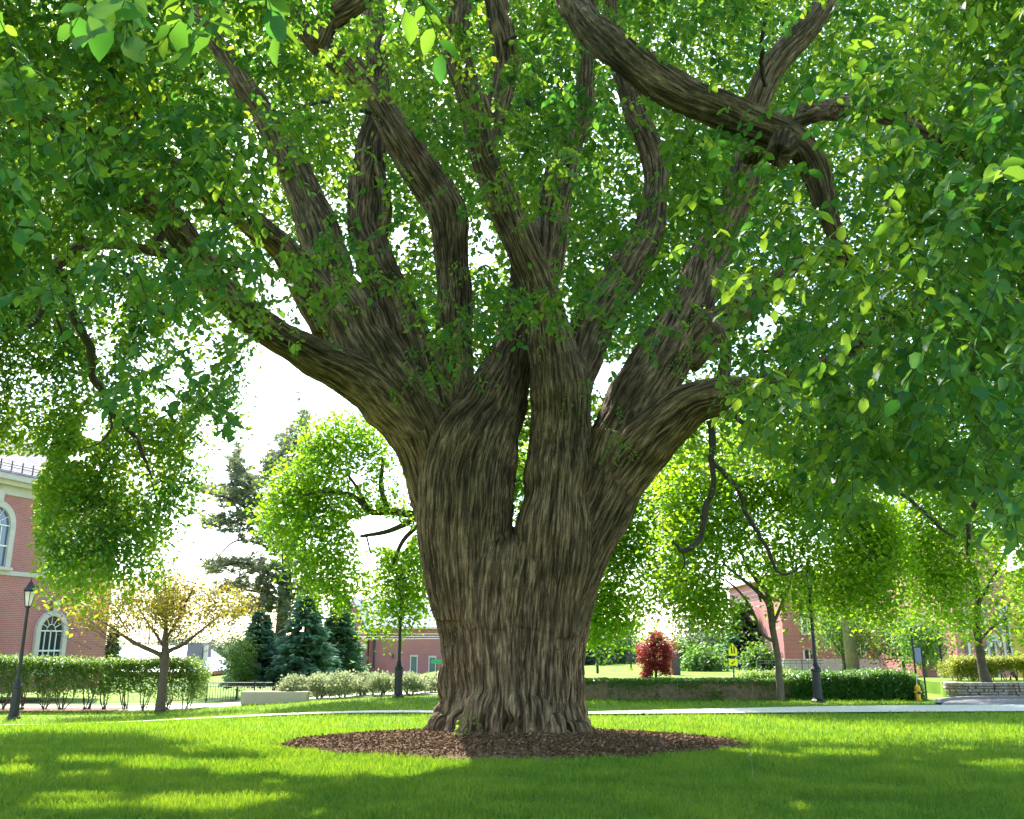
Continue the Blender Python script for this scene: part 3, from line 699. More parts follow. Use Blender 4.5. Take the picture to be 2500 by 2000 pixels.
# boughs at the right, hanging in front of the further trees
RP = [(1690, 860), (1780, 840), (1830, 860), (2300, 830), (2300, 1180), (2080, 1120), (2000, 1040), (1900, 1000), (1800, 1010), (1745, 960)]
ncl = 2600
x = rng.uniform(1650, 2320, ncl); y = rng.uniform(800, 1200, ncl); Y = rng.normal(17.5, 1.2, ncl); P0 = atD(x, y, Y)
g = sm(.40, .58, fbm(P0 * .8, 75, 3)); k = in_poly(x, y, RP) & (rng.random(ncl) < g * .6)
O = np.repeat(P0[k], 14, 0) + rng.normal(size=(k.sum() * 14, 3)) * .26
D, U = hang(len(O), (.2, 1.2), .5); S = .11 * rng.uniform(.65, 1.25, len(O))
groups.append((O, D, U, S, 'dia', np.clip(rng.normal(.5, .25, len(O)), 0, 1)))
# the rest of the crown above and behind the viewer, which shades the lawn
nd = 75000
q = unit(nd) * (rng.uniform(.62, 1, nd) ** .6)[:, None]; Pd = q * np.array([15.5, 14.5, 13.5]) + np.array([0, 15.2, 6.0])
x, y, t = proj(Pd)
vis = (t > .2) & (x > -40) & (x < 2196) & (y > -40) & (y < 1765)
g = sm(.33, .47, fbm(Pd * .28, 80, 3))
k = ~vis & (Pd[:, 2] > 4.5 + .16 * np.abs(Pd[:, 1] - 15)) & (rng.random(nd) < g * np.where(Pd[:, 1] < 12, 1.0, .85)) & (Pd[:, 1] > -1) & (Pd[:, 1] < 18.5)
k &= ~sunholes(Pd, 1.0); Pd = Pd[k]; D, U = hang(len(Pd), (.1, .8), .5)
groups.append((Pd, D, U, .42 * rng.uniform(.7, 1.2, len(Pd)), 'dia', np.clip(rng.normal(.5, .25, len(Pd)), 0, 1))); print('dome', len(Pd))
TRr = np.concatenate(TR)
foliage('crown', groups, M_leaf, elm, (np.concatenate(TA), np.concatenate(TB), TRr, TRr * .7), M_twig)
# ================================================================== GROUND
def zat(py, Y, px=1250): return float(at(px, py, Y)[2])
def X(px, Y, z=0.8): return float((px - 1250) / F * (Y * CT + (z - 1.6) * ST))

M_lawn, nt, out = mat('lawn_soil_and_turf')
b = N(nt, 'ShaderNodeBsdfPrincipled', inp={'Roughness': .9}); b.inputs['Specular IOR Level'].default_value = .1
tc = N(nt, 'ShaderNodeTexCoord')
na = N(nt, 'ShaderNodeTexNoise', inp={'Scale': .55, 'Detail': 5.0}); nt.links.new(tc.outputs['Object'], na.inputs['Vector'])
nb = N(nt, 'ShaderNodeTexNoise', inp={'Scale': 60.0, 'Detail': 3.0}); nt.links.new(tc.outputs['Object'], nb.inputs['Vector'])
ca_ = ramp(nt, na.outputs['Fac'], [(.3, (.080, .175, .020)), (.55, (.15, .25, .026)), (.75, (.23, .27, .04))])
cb_ = ramp(nt, nb.outputs['Fac'], [(.3, (.6, .6, .6)), (.7, (1.3, 1.3, 1.2))])
mx = N(nt, 'ShaderNodeMix', data_type='RGBA', blend_type='MULTIPLY', inp={0: .9}); nt.links.new(ca_, mx.inputs[6]); nt.links.new(cb_, mx.inputs[7])
nt.links.new(mx.outputs[2], b.inputs['Base Color']); nt.links.new(b.outputs[0], out.inputs[0])
gx = np.concatenate([np.linspace(-600, -40, 12)[:-1], np.linspace(-40, 40, 81), np.linspace(40, 600, 12)[1:]])
gy = np.concatenate([np.linspace(-40, 0, 5)[:-1], np.linspace(0, 60, 61), np.linspace(60, 900, 15)[1:]])
GX, GY = np.meshgrid(gx, gy); GZ = gz(GX, GY); nx, ny = len(gx), len(gy)
idx = np.arange(nx * ny).reshape(ny, nx)
q = np.stack([idx[:-1, :-1], idx[:-1, 1:], idx[1:, 1:], idx[1:, :-1]], -1).reshape(-1, 4)
tag(link('lawn', np_mesh('lawn', np.stack([GX.ravel(), GY.ravel(), GZ.ravel()], 1), q.ravel(), np.full(len(q), 4), True), None, M_lawn), kind='structure')

M_conc = plain('pale_concrete', (.62, .58, .54), .85, var=.1, scale=2.5, bump=.15)
M_asph = plain('worn_asphalt', (.13, .125, .14), .9, var=.2, scale=6, bump=.2)
def strip(name, pts, lift, m, kind='structure'):
    """pts: (x, y_near, y_far) along x"""
    pts = np.array(pts, float); xs = np.linspace(pts[0, 0], pts[-1, 0], 80); yn = np.interp(xs, pts[:, 0], pts[:, 1]); yf = np.interp(xs, pts[:, 0], pts[:, 2])
    vs, fs = [], []; nr = 5
    for i, x in enumerate(xs):
        for k in range(nr):
            y = yn[i] + (yf[i] - yn[i]) * k / (nr - 1); vs.append((x, y, float(gz(x, y)) + lift))
    for i in range(len(xs) - 1):
        for k in range(nr - 1): a = i * nr + k; fs.append((a, a + nr, a + nr + 1, a + 1))
    me = bpy.data.meshes.new(name); me.from_pydata(vs, [], fs); me.update()
    return tag(link(name, me, None, m), kind=kind)
strip('footpath', [(-30, 26.2, 27), (-14.5, 24.5, 25.3), (0, 22.5, 23.2), (1.7, 22.35, 23.1), (7.9, 22.9, 25.0), (10.5, 23.1, 25.5), (13.5, 23.3, 25.7), (30, 23.8, 26.4)], .045, M_conc)
strip('driveway', [(11.6, 25.45, 25.6), (12.1, 25.55, 26.9), (12.9, 25.65, 28.1), (14.2, 25.7, 28.9), (17, 25.8, 29.1), (34, 26.5, 29.6)], .012, M_asph)
strip('pavement', [(-34, 31.0, 34.5), (-7, 31.6, 34), (-1.2, 31.9, 33.6), (1.2, 32.4, 33.4)], .016, M_conc)
# kerb round the mouth of the drive
kp = [(34, 29.6), (20, 29.2), (17, 29.1), (14.2, 28.9), (12.9, 28.1), (12.1, 26.9), (11.6, 25.7)]
kc = crom([(x, y, 0) for x, y in kp], 8)
vs, fs = [], []
for i, p in enumerate(kc):
    tn = kc[min(i + 1, len(kc) - 1)] - kc[max(i - 1, 0)]; tn /= np.linalg.norm(tn); nn = np.array([tn[1], -tn[0], 0])
    for o_, z in ((-.0, -.05), (-.0, .09), (.14, .09), (.14, -.05)): vs.append(tuple(p - nn * -o_ + np.array([0, 0, z])))
for i in range(len(kc) - 1):
    for k in range(4): a, c_ = i * 4 + k, i * 4 + (k + 1) % 4; fs.append((a, c_, c_ + 4, a + 4))
me = bpy.data.meshes.new('kerb'); me.from_pydata(vs, [], fs); me.update()
tag(link('kerb', me, None, plain('grey_kerb', (.20, .19, .19), .9, var=.2, scale=4)), kind='structure')

# mulch bed
MC, MRX, MRY = (0.0, 16.05), 3.8, 2.5
M_mulch = plain('brown_bark_mulch', (.16, .085, .045), .95, var=.55, scale=30, bump=1.0)
nr, na_ = 26, 128
ring = []
for i in range(nr + 1):
    for k in range(na_):
        a = 2 * math.pi * k / na_; rr = i / nr; wob = 1 + .035 * math.sin(3 * a + 1) + .03 * math.sin(7 * a) + .015 * math.sin(17 * a)
        ring.append((MC[0] + MRX * rr * wob * math.cos(a), MC[1] + MRY * rr * wob * math.sin(a), 0))
R_ = np.array(ring); rr = np.repeat(np.arange(nr + 1) / nr, na_)
R_[:, 2] = .012 + .13 * (1 - rr ** 2.2) + (fbm(R_ * 5, 90, 3) - .5) * .05 * (rr < .98)
f = [(i * na_ + k, i * na_ + (k + 1) % na_, (i + 1) * na_ + (k + 1) % na_, (i + 1) * na_ + k) for i in range(nr) for k in range(na_)]
me = bpy.data.meshes.new('mulch_bed'); me.from_pydata([tuple(v) for v in R_], [], f); me.update(); me.polygons.foreach_set('use_smooth', [True] * len(me.polygons))
tag(link('mulch_bed', me, None, M_mulch), kind='structure')
def mulch_z(x, y):
    r = np.hypot((x - MC[0]) / MRX, (y - MC[1]) / MRY); return np.where(r < 1, .012 + .13 * (1 - np.minimum(r, 1) ** 2.2), 0)
M_chip = leafmat('bark_chip', (.085, .042, .020), (.38, .245, .14), (.03, .02, .01), (.03, .02, .01), .0, .9, .1)
n = 60000
a = rng.uniform(0, 2 * math.pi, n); r = np.sqrt(rng.random(n)) * (1 + .07 * rng.random(n) ** 2)
x = MC[0] + MRX * r * np.cos(a); y = MC[1] + MRY * r * np.sin(a); P = np.stack([x, y, mulch_z(x, y) + .012], 1)
D = unit(n); D[:, 2] *= .35; U = np.array([0, 0, 1.0]) + rng.normal(size=(n, 3)) * .5
tag(foliage('mulch_chips', [(P, D, U, .046 * rng.uniform(.4, 1.5, n), 'dia', np.clip(rng.beta(1.2, 3.2, n), 0, 1))], M_chip, None), kind='stuff')

# grass blades
M_grass = leafmat('grass_blade', (.052, .148, .022), (.145, .26, .030), (.15, .35, .012), (.42, .54, .018), .45, .5, .3)
def grass(n, y0, y1, h, w):
    # more blades per square metre close by
    y = 1 / (1 / y0 + rng.random(n) * (1 / y1 - 1 / y0)); half = y * .78 + 1.2
    x = rng.uniform(-1, 1, n) * half
    r = np.hypot((x - MC[0]) / MRX, (y - MC[1]) / MRY) + (vn(np.stack([x * 3, y * 3, x * 0], 1), 3) - .5) * .06
    path = (np.abs(y - np.interp(x, [-30, -14.5, 0, 1.7, 7.9, 13.5], [26.6, 24.9, 22.85, 22.7, 23.95, 24.5])) < np.interp(x, [-14, 1.7, 7.9, 13.5], [.52, .52, 1.15, 1.3]))
    drive = (x > 11.5) & (y > 25.3)
    k = (r > .985) & ~path & ~drive; x, y = x[k], y[k]; n = len(x)
    z = gz(x, y); cl = fbm(np.stack([x, y, x * 0], 1) * 1.6, 33, 3)
    hh = h * rng.uniform(.45, 1.25, n) * (.6 + .8 * cl)
    a = rng.uniform(0, 2 * math.pi, n); lean = rng.uniform(.05, .65, n); b_ = rng.uniform(0, 2 * math.pi, n)
    wx, wy = np.cos(a) * w * .5, np.sin(a) * w * .5
    lx, ly = np.cos(b_) * lean, np.sin(b_) * lean
    B = np.stack([x, y, z], 1); V = np.empty((n, 5, 3))
    V[:, 0] = B - np.stack([wx, wy, 0 * x], 1); V[:, 1] = B + np.stack([wx, wy, 0 * x], 1)
    M_ = B + np.stack([lx * hh * .35, ly * hh * .35, hh * .6], 1); V[:, 2] = M_ + np.stack([wx, wy, 0 * x], 1) * .7; V[:, 3] = M_ - np.stack([wx, wy, 0 * x], 1) * .7
    V[:, 4] = B + np.stack([lx * hh, ly * hh, hh * .97], 1)
    o = (np.arange(n) * 5)[:, None]; Fc = np.concatenate([o + np.array([0, 1, 2, 3]), o + np.array([3, 2, 4])], 1)
    tone = np.clip(.45 + .9 * (cl - .5) + rng.normal(0, .28, n), 0, 1)
    return V.reshape(-1, 3), Fc.ravel(), np.tile([4, 3], n), np.repeat(tone, 2)
parts = [grass(410000, 8.2, 15, .098, .0105), grass(185000, 14, 31, .085, .014)]
Vs, Fs, Ls, Ts = [], [], [], []; off = 0
for v, f, l, t in parts: Vs.append(v); Fs.append(f + off); Ls.append(l); Ts.append(t); off += len(v)
me = np_mesh('grass', np.concatenate(Vs), np.concatenate(Fs), np.concatenate(Ls))
a_ = me.attributes.new('tone', 'FLOAT', 'FACE'); a_.data.foreach_set('value', np.concatenate(Ts).astype(np.float32))
tag(link('grass', me, None, M_grass), kind='stuff')
# a dandelion seed stalk standing above the lawn
q = thing('dandelion', gp(1838, 11.3), 'single thin stalk with a pale seed head rising above the shaded lawn', 'wildflower')
M_stalk = plain('flower_stalk', (.16, .26, .07), .7)
MB().tube([(0, 0, 0), (.01, 0, .18), (.0, .01, .34)], [.004, .0035, .003], 6).build('stalk', M_stalk, q)
MB().lathe([(.003, -.014), (.013, -.006), (.017, .004), (.012, .015), (.002, .02)], (0, .01, .35), 10).build('seed_head', plain('seed_fluff', (.30, .32, .22), .9), q, smooth=True)
# ================================================================== MATERIALS
M_brick = brickmat('red_brick', (.53, .16, .145), (.45, .13, .12), (.48, .33, .30))
M_stone = plain('pale_limestone', (.60, .53, .47), .8, var=.08, bump=.1)
M_white = plain('white_paint', (.78, .78, .76), .5, var=.03)
M_slate, nt, out = mat('grey_slate')
b = N(nt, 'ShaderNodeBsdfPrincipled', inp={'Roughness': .85}); b.inputs['Specular IOR Level'].default_value = .15
tc = N(nt, 'ShaderNodeTexCoord'); br = N(nt, 'ShaderNodeTexBrick', inp={'Scale': 1.0, 'Brick Width': .4, 'Row Height': .25, 'Mortar Size': .02, 'Color1': (.21, .20, .22, 1), 'Color2': (.14, .135, .15, 1), 'Mortar': (.10, .09, .10, 1)})
nt.links.new(tc.outputs['Object'], br.inputs['Vector']); nt.links.new(br.outputs['Color'], b.inputs['Base Color']); nt.links.new(b.outputs[0], out.inputs[0])
M_metalroof, nt, out = mat('ribbed_metal_roof')
b = N(nt, 'ShaderNodeBsdfPrincipled', inp={'Roughness': .85, 'Metallic': 0})
tc = N(nt, 'ShaderNodeTexCoord'); wv = N(nt, 'ShaderNodeTexWave', inp={'Scale': .9}); nt.links.new(tc.outputs['Object'], wv.inputs['Vector'])
nt.links.new(ramp(nt, wv.outputs['Fac'], [(.55, (.34, .34, .41)), (.85, (.22, .22, .28))]), b.inputs['Base Color']); nt.links.new(b.outputs[0], out.inputs[0])
M_whiteroof = plain('white_metal_roof', (.72, .73, .75), .4, var=.06)
M_purple = plain('grey_shingle', (.17, .15, .19), .8, var=.15, scale=8)
def glassmat(name, col, rough=.08):
    m, nt, out = mat(name)
    b = N(nt, 'ShaderNodeBsdfPrincipled', inp={'Roughness': rough, 'Base Color': (*col, 1)}); b.inputs['Specular IOR Level'].default_value = .8
    nt.links.new(b.outputs[0], out.inputs[0]); return m
M_glass = glassmat('dark_window_glass', (.035, .04, .045))
M_glassb = glassmat('sky_blue_window_glass', (.10, .14, .24))
M_glassg = glassmat('green_tinted_glass', (.10, .17, .155), .2)
M_black = plain('black_iron', (.022, .023, .028), .45, var=.2, metal=.3)
M_darkgrey = plain('dark_grey_paint', (.06, .062, .07), .5, var=.1)
M_lampglass, nt, out = mat('frosted_lamp_glass')
b = N(nt, 'ShaderNodeBsdfPrincipled', inp={'Roughness': .35, 'Base Color': (.80, .78, .74, 1)}); t_ = N(nt, 'ShaderNodeBsdfTranslucent', inp={'Color': (.85, .83, .78, 1)}); mx = N(nt, 'ShaderNodeMixShader', inp={0: .55})
nt.links.new(b.outputs[0], mx.inputs[1]); nt.links.new(t_.outputs[0], mx.inputs[2]); nt.links.new(mx.outputs[0], out.inputs[0])
M_wood = plain('weathered_pole_wood', (.26, .215, .175), .85, var=.25, scale=5, bump=.3)
M_trunk = plain('grey_brown_bark', (.13, .105, .08), .9, var=.35, scale=9, bump=.8)
M_trunkd = plain('dark_bark', (.075, .055, .045), .9, var=.35, scale=9, bump=.8)

# ================================================================== LAMPS
def lamp(px, Y, label, h=4.05, z=None, short=False, s=1.0):
    x, y, z0 = gp(px, Y); z0 = z0 if z is None else z
    t = thing('street_lamp', (x, y, z0), label, 'street lamp', 'black lantern lamps around the lawn')
    k = h / 4.05
    MB().lathe([(.20, 0), (.20, .05), (.15, .10), (.135, .14), (.125, .85), (.15, .88), (.15, .93), (.10, 1.0), (.07, 1.10), (.06, 1.14)], n=12).build('base', M_black, t)
    MB().lathe([(.055, 1.1), (.05, 2.0), (.042, 3.17 * k), (.06, 3.18 * k), (.06, 3.21 * k), (.04, 3.24 * k)], n=12).build('pole', M_black, t)
    zb = 3.24 * k
    MB().lathe([(.085, zb), (.165, zb + .42)], n=6).build('lamp_glass', M_lampglass, t)
    fr = MB(); fr.lathe([(.03, zb - .05), (.10, zb - .02), (.10, zb)], n=6)
    for i in range(6):
        a = 2 * math.pi * i / 6; c, s_ = math.cos(a), math.sin(a)
        fr.tube([(.09 * c, .09 * s_, zb), (.172 * c, .172 * s_, zb + .43)], .011, 5)
    fr.lathe([(.185, zb + .42), (.19, zb + .44), (.185, zb + .46)], n=6); fr.build('lamp_frame', M_black, t)
    r = MB().lathe([(.21, zb + .46), (.205, zb + .48), (.15, zb + .54), (.10, zb + .62), (.055, zb + .70), (.04, zb + .73)], n=6).build('lamp_roof', M_black, t)
    MB().lathe([(.02, zb + .73), (.03, zb + .76), (.012, zb + .79), (.006, zb + .86)], n=8).build('finial', M_black, r)
    return t
lamp(38, 28.0, 'black lantern lamp post in front of the clipped hedge and brick hall at left')
lamp(972, 30.5, 'black lamp post beside the pale rounded shrubs, its lantern hidden in leaves')
lamp(1998, 27.4, 'black lantern lamp post in front of the dark green hedge right of the old tree')
lamp(1541, 62, 'distant black lantern lamp left of the red-leaved tree', 4.0, -.95)
lamp(1474, 74, 'far thin lamp with a pale lantern, just right of a taller black pole', 4.0, -1.1)
lamp(1774, 68, 'far lamp post left of the yellow school crossing sign', 4.0, -.55)
def post(px, Y, top, r, label, name='pole', cat='pole', m=None, z0=None, group=None, parts=True):
    x, y, zg = gp(px, Y); zg = zg if z0 is None else z0
    h = zat(top, Y) - zg
    t = thing(name, (x, y, zg), label, cat, group)
    MB().lathe([(r * 1.9, 0), (r * 1.9, .25), (r * 1.3, .3), (r * 1.1, .4)], n=10).build('base', m or M_black, t)
    MB().lathe([(r * 1.05, .35), (r * .85, h), (r * .4, h + r)], n=10).build('shaft', m or M_black, t)
    return t
post(1459, 55, 1500, .075, 'thin black pole beyond the ivy wall, nearest to the trunk of the old tree', z0=-.6)
post(2306, 36, 1480, .055, 'thin black pole on the grass behind the left end of the dry stone wall')
post(2476, 41, 1480, .06, 'thin black pole in front of the yellow wall at the right edge')

# dark bollard pillar beyond the ivy wall
x, y, z = gp(1650, 52)
t = thing('pillar', (x, y, -.6), 'dark grey square pillar beyond the ivy wall, right of the red-leaved tree', 'pillar')
MB().box(-.23, .23, -.23, .23, 0, zat(1593, 52) + .6).build('shaft', M_darkgrey, t, bevel=.02)
MB().box(-.25, .25, -.25, .25, zat(1593, 52) + .603, zat(1593, 52) + .66).build('cap', M_conc, t)

# school crossing sign
Ys = 47.0; x, y, z = gp(1792, Ys); zt, zb_, zm, zl = zat(1570, Ys), zat(1601, Ys), zat(1609, Ys), zat(1625, Ys)
t = thing('crossing_sign', (x, y, -.5), 'bright yellow school crossing sign with two walking figures and an arrow plate below', 'road sign')
M_yel = plain('fluorescent_yellow', (.90, .78, .01), .45, var=.02); M_ink = plain('black_sign_ink', (.015, .015, .015), .5)
MB().lathe([(.045, 0), (.045, zt + .4)], n=8).build('post', M_darkgrey, t)
o = .5; w = .215
def plate(zc0, zc1, pent, name):
    z0, z1 = zc0 + o, zc1 + o
    poly = [(-w, z0), (w, z0), (w, z0 + (z1 - z0) * .52), (0, z1), (-w, z0 + (z1 - z0) * .52)] if pent else [(-w, z0), (w, z0), (w, z1), (-w, z1)]
    c = (0, (z0 + z1) / 2)
    big = [(a * 1.10, c[1] + (q - c[1]) * 1.06) for a, q in poly]
    pl = MB().prism_y(big, -.075, -.055).build(name, M_ink, t)
    MB().prism_y(poly, -.085, -.0755).build('face', M_yel, pl)
    return pl
pl = plate(zb_, zt, True, 'pentagon_plate'); z0 = zb_ + o
fig = MB()
for cx, h in ((-.07, .40), (.06, .36)):
    b0 = z0 + .10
    fig.prism_y([(cx - .03, b0), (cx, b0), (cx + .01, b0 + h * .4), (cx + .035, b0), (cx + .06, b0 + .01), (cx + .035, b0 + h * .75), (cx - .02, b0 + h * .78)], -.092, -.0855)
    fig.prism_y([(cx + .01 + .035 * math.cos(a), b0 + h * .9 + .04 * math.sin(a)) for a in np.linspace(0, 2 * math.pi, 11)[:-1]], -.092, -.0855)
fig.build('walking_figures', M_ink, pl)
pl = plate(zl, zm, False, 'arrow_plate'); zc = (zl + zm) / 2 + o
MB().prism_y([(-.12, zc - .10), (-.10, zc + .0), (-.065, zc - .03), (.06, zc + .09), (.09, zc + .06), (-.03, zc - .06), (0, zc - .09)], -.092, -.0855).build('arrow', M_ink, pl)

# green street name sign
x, y, z = gp(1065, 44)
t = thing('street_sign', (x, y, -.5), 'small green street name sign on a thin post left of the old trunk', 'street sign')
MB().lathe([(.03, 0), (.03, zat(1612, 44) + .5)], n=8).build('post', M_darkgrey, t)
MB().box(-.26, .30, -.035, -.025, zat(1620, 44) + .5, zat(1610, 44) + .5).build('name_plate', plain('sign_green', (.05, .36, .22), .5), t)

# framed notice board by the hydrant
Yn = 29.6; zt = zat(1580, Yn); zb_ = zat(1617, Yn)
x, y, z = gp(2252, Yn)
t = thing('notice_board', (x, y, 0), 'small dark blue notice board on two slim black posts beside the drive', 'notice board')
for dx, top in ((-.13, zat(1533, Yn)), (.13, zt)):
    MB().tube([(dx, 0, 0), (dx, 0, top)], .03, 8).build('post', M_black, t)
MB().box(-.10, .10, -.02, .02, zb_, zt - .02).build('panel', plain('dull_blue_panel', (.16, .20, .32), .35, var=.05), t)
MB().box(-.10, .10, -.03, .03, zt - .018, zt + .02).build('top_rail', M_black, t)
# hydrant
x, y, z = gp(2243, 28.3)
t = thing('fire_hydrant', (x, y, 0), 'yellow fire hydrant by the end of the hedge and the black posts', 'fire hydrant'); t.scale = (.68, .68, .68)
M_hyd = plain('hydrant_yellow', (.75, .42, .02), .45, var=.08)
MB().lathe([(.15, 0), (.15, .05), (.105, .06), (.10, .45), (.13, .46), (.13, .50), (.115, .53), (.09, .62), (.03, .67), (.03, .71)], n=14).build('barrel', M_hyd, t, smooth=False)
for sx in (-1, 1): MB().tube([(sx * .08, 0, .36), (sx * .17, 0, .36)], .05, 8).build('side_outlet', M_hyd, t)
MB().tube([(0, -.08, .33), (0, -.17, .33)], .065, 10).build('front_outlet', M_ink, t)
MB().tube([(0, 0, .7), (0, 0, 1.15)], .012, 6).build('marker_rod', M_white, t)

# utility poles with wires
for px, Y, r, lab in ((2072, 50, .17, 'grey wooden utility pole behind the dark hedge, the left of a close pair'), (2088, 50.6, .15, 'brownish wooden utility pole behind the dark hedge, the right of a close pair')):
    x, y, z = gp(px, Y); h = 11.0
    t = thing('utility_pole', (x, y, 0), lab, 'utility pole', 'pair of utility poles')
    MB().tube([(0.12, 0, 0), (0, 0, h * .5), (-.1, 0, h)], [r * 1.1, r, r * .75], 12).build('shaft', M_wood, t, smooth=True)
    MB().box(-1.1, .9, -.19, -.07, h - .9, h - .77).build('crossarm', M_wood, t)
    if px == 2072: MB().box(-.26, -.14, -.2, -.08, 3.2, 3.5).build('meter_box', M_darkgrey, t)
def wire(a, b_, sag, lab, r=.018):
    a, b_ = Vector(a), Vector(b_); pts = [a.lerp(b_, k / 14) - Vector((0, 0, sag * 4 * (k / 14) * (1 - k / 14))) for k in range(15)]
    o = MB().tube([tuple(p) for p in pts], r, 5).build('overhead_wire', M_wire, None, True)
    return tag(o, lab, 'cable', 'overhead wires')
M_wire = plain('cable_sheath', (.35, .34, .36), .5); 
for k, (ya, yb) in enumerate(((1531, 1534), (1543, 1548), (1553, 1552), (1561, 1555))):
    wire(at(640, ya - 4, 62), at(1330, yb - 2, 62), .14, ['topmost', 'second', 'third', 'lowest'][k] + ' of four pale wires crossing the low brick building left of the trunk', .02)
for k, yy in enumerate((1440, 1452, 1462)):
    wire(at(1700, yy + 26, 50), at(2078, yy - 62, 50), .2, ['topmost', 'middle', 'lowest'][k] + ' of three dark wires seen past the forked young tree')

# ================================================================== BRICK HALL AT LEFT
def local_building(name, px, Y, z0, rz, label):
    x = X(px, Y, 1.6); return thing(name, (x, Y, z0), label, 'building', None, rz)
t = local_building('brick_hall', 258, 48.0, -.5, math.atan2(-.95, -.313), 'tall red brick hall with arched white-trimmed windows and slate roof at the left edge')
MB().box(0, 24, -14, 0, 0, 8.75).build('wall', M_brick, t)
MB().box(-.05, 24, -.001, .07, 5.16, 5.36).build('band_course', M_stone, t)
MB().box(-.06, 24, -14, .06, 8.752, 9.15).build('frieze', M_stone, t)
c = MB(); c.prism([(-.35, -14), (24, -14), (24, .38), (-.35, .38)], 9.152, 9.35); c.prism([(-.55, -14), (24, -14), (24, .6), (-.55, .6)], 9.352, 9.62); c.build('cornice', M_stone, t)
rf = MB(); rf.add([(-.6, .65, 9.624), (24.5, .65, 9.624), (24.5, -14.6, 9.624), (-.6, -14.6, 9.624), (6.4, -7, 14.6), (24.5, -7, 14.6)], [(0, 1, 5, 4), (0, 4, 3), (3, 4, 5, 2), (1, 2, 5), (0, 3, 2, 1)]); rfo = rf.build('roof', M_slate, t)
sg = MB()
sg.tube([(0, .35, 9.98), (24, .35, 9.98)], .025, 5); sg.tube([(0, .35, 10.10), (24, .35, 10.10)], .025, 5)
for k in range(40): sg.box(.3 + k * .6, .34 + k * .6, .33, .37, 9.80, 10.25)
sg.build('snow_guard', M_darkgrey, rfo)
def arch(hw, z0, zs, y0, y1, ins, s):
    """arched band (outer half width hw, spring height zs) extruded in y"""
    o_ = [(s - hw, z0)] + [(s - hw * math.cos(a), zs + hw * math.sin(a)) for a in np.linspace(0, math.pi, 17)] + [(s + hw, z0)]
    h2 = hw - ins
    i_ = [(s - h2, z0)] + [(s - h2 * math.cos(a), zs + h2 * math.sin(a)) for a in np.linspace(0, math.pi, 17)] + [(s + h2, z0)]
    m = MB(); n = len(o_)
    vs = [(x, y1, z) for x, z in o_] + [(x, y1, z) for x, z in i_] + [(x, y0, z) for x, z in o_] + [(x, y0, z) for x, z in i_]
    fs = []
    for k in range(n - 1): fs += [(k, k + 1, n + k + 1, n + k), (k, 2 * n + k, 2 * n + k + 1, k + 1), (n + k, n + k + 1, 3 * n + k + 1, 3 * n + k)]
    fs += [(0, n, 3 * n, 2 * n), (n - 1, 3 * n - 1, 4 * n - 1, 2 * n - 1)]
    return m.add(vs, fs), i_
def arched_window(s, z0, zs, hw, ins, par, gm, key=True, rows=3):
    m, inner = arch(hw, z0, zs, .002, .16, ins, s)
    g = MB(); g.prism_y([(x, z) for x, z in inner][::-1], .004, .03); go = g.build('window', gm, par)
    m.build('surround', M_stone, go)
    h2 = hw - ins; mu = MB(); q = .022
    for k in (-1, 0, 1): mu.box(s + k * h2 / 2 - q, s + k * h2 / 2 + q, .031, .07, z0, zs - .032)
    nr_ = max(2, int((zs - z0) / .62))
    for k in range(nr_): zz = z0 + (zs - z0) * k / nr_; mu.box(s - h2, s + h2, .072, .09, zz - q, zz + q * (2.4 if k == 1 else 1))
    mu.box(s - h2, s + h2, .032, .09, zs - .03, zs + .03)
    for a in (math.pi / 6, math.pi / 3, math.pi / 2, 2 * math.pi / 3, 5 * math.pi / 6): mu.tube([(s + .36 * h2 * math.cos(a), .05, zs + .03 + .36 * h2 * math.sin(a)), (s + h2 * math.cos(a), .05, zs + h2 * math.sin(a))], .022, 4)
    mu.tube([(s + .38 * h2 * math.cos(a), .056, zs + .04 + .38 * h2 * math.sin(a)) for a in np.linspace(0, math.pi, 11)], .022, 4)
    mu.build('muntins', M_white, go)
    if key:
        zt_ = zs + hw; MB().prism_y([(s - .15, zt_ - .06), (s + .15, zt_ - .06), (s + .24, zt_ + .5), (s - .24, zt_ + .5)], .161, .22).build('keystone', M_stone, go)
    MB().box(s - hw - .08, s + hw + .08, .003, .24, z0 - .14, z0 - .004).build('sill', M_stone, go)
for s in (3.75, 7.75, 11.75):
    arched_window(s, .9, 2.75, .95, .26, t, M_glass)
    arched_window(s, 5.5, 7.35, 1.08, .28, t, M_glassb)

# house with the white roof
t = thing('house', (X(375, 80), 80, -.9), 'low house with a bright white roof and grey dormer behind the young tree', 'house')
o_ = .9; xl, xr, xe = X(262, 80) - X(375, 80), X(462, 80) - X(375, 80), X(512, 80) - X(375, 80)
zt_, ze = zat(1577, 80) + o_, zat(1640, 80) + o_
MB().box(xl, xe - .3, 0, 9, 0, ze - .05).build('wall', M_brick, t)
rf = MB().add([(xl - .3, -.6, ze), (xe, -.6, ze), (xr, 4.2, zt_), (xl - .3, 4.2, zt_), (xe, 9.4, ze), (xl - .3, 9.4, ze)], [(0, 1, 2, 3), (1, 4, 2), (3, 2, 4, 5), (0, 3, 5), (0, 5, 4, 1)]).build('roof', M_whiteroof, t)
dx = X(465, 80) - X(375, 80)
MB().prism_y([(dx - .75, ze + .3), (dx + .75, ze + .1), (dx + .62, zt_ + .25), (dx - .62, zt_ + .25)], .9, 3.4).build('dormer', M_purple, t)
MB().box(dx + .76, dx + 1.05, 1.0, 1.35, ze - .1, zt_ + .1).build('chimney', M_stone, t)
t = thing('garage', (X(532, 84), 84, -.9), 'low grey-violet shed roof right of the white-roofed house', 'garage')
gw = X(570, 84) - X(532, 84)
MB().box(-gw, gw, 0, 5, 0, zat(1650, 84) + .9).build('wall', M_darkgrey, t)
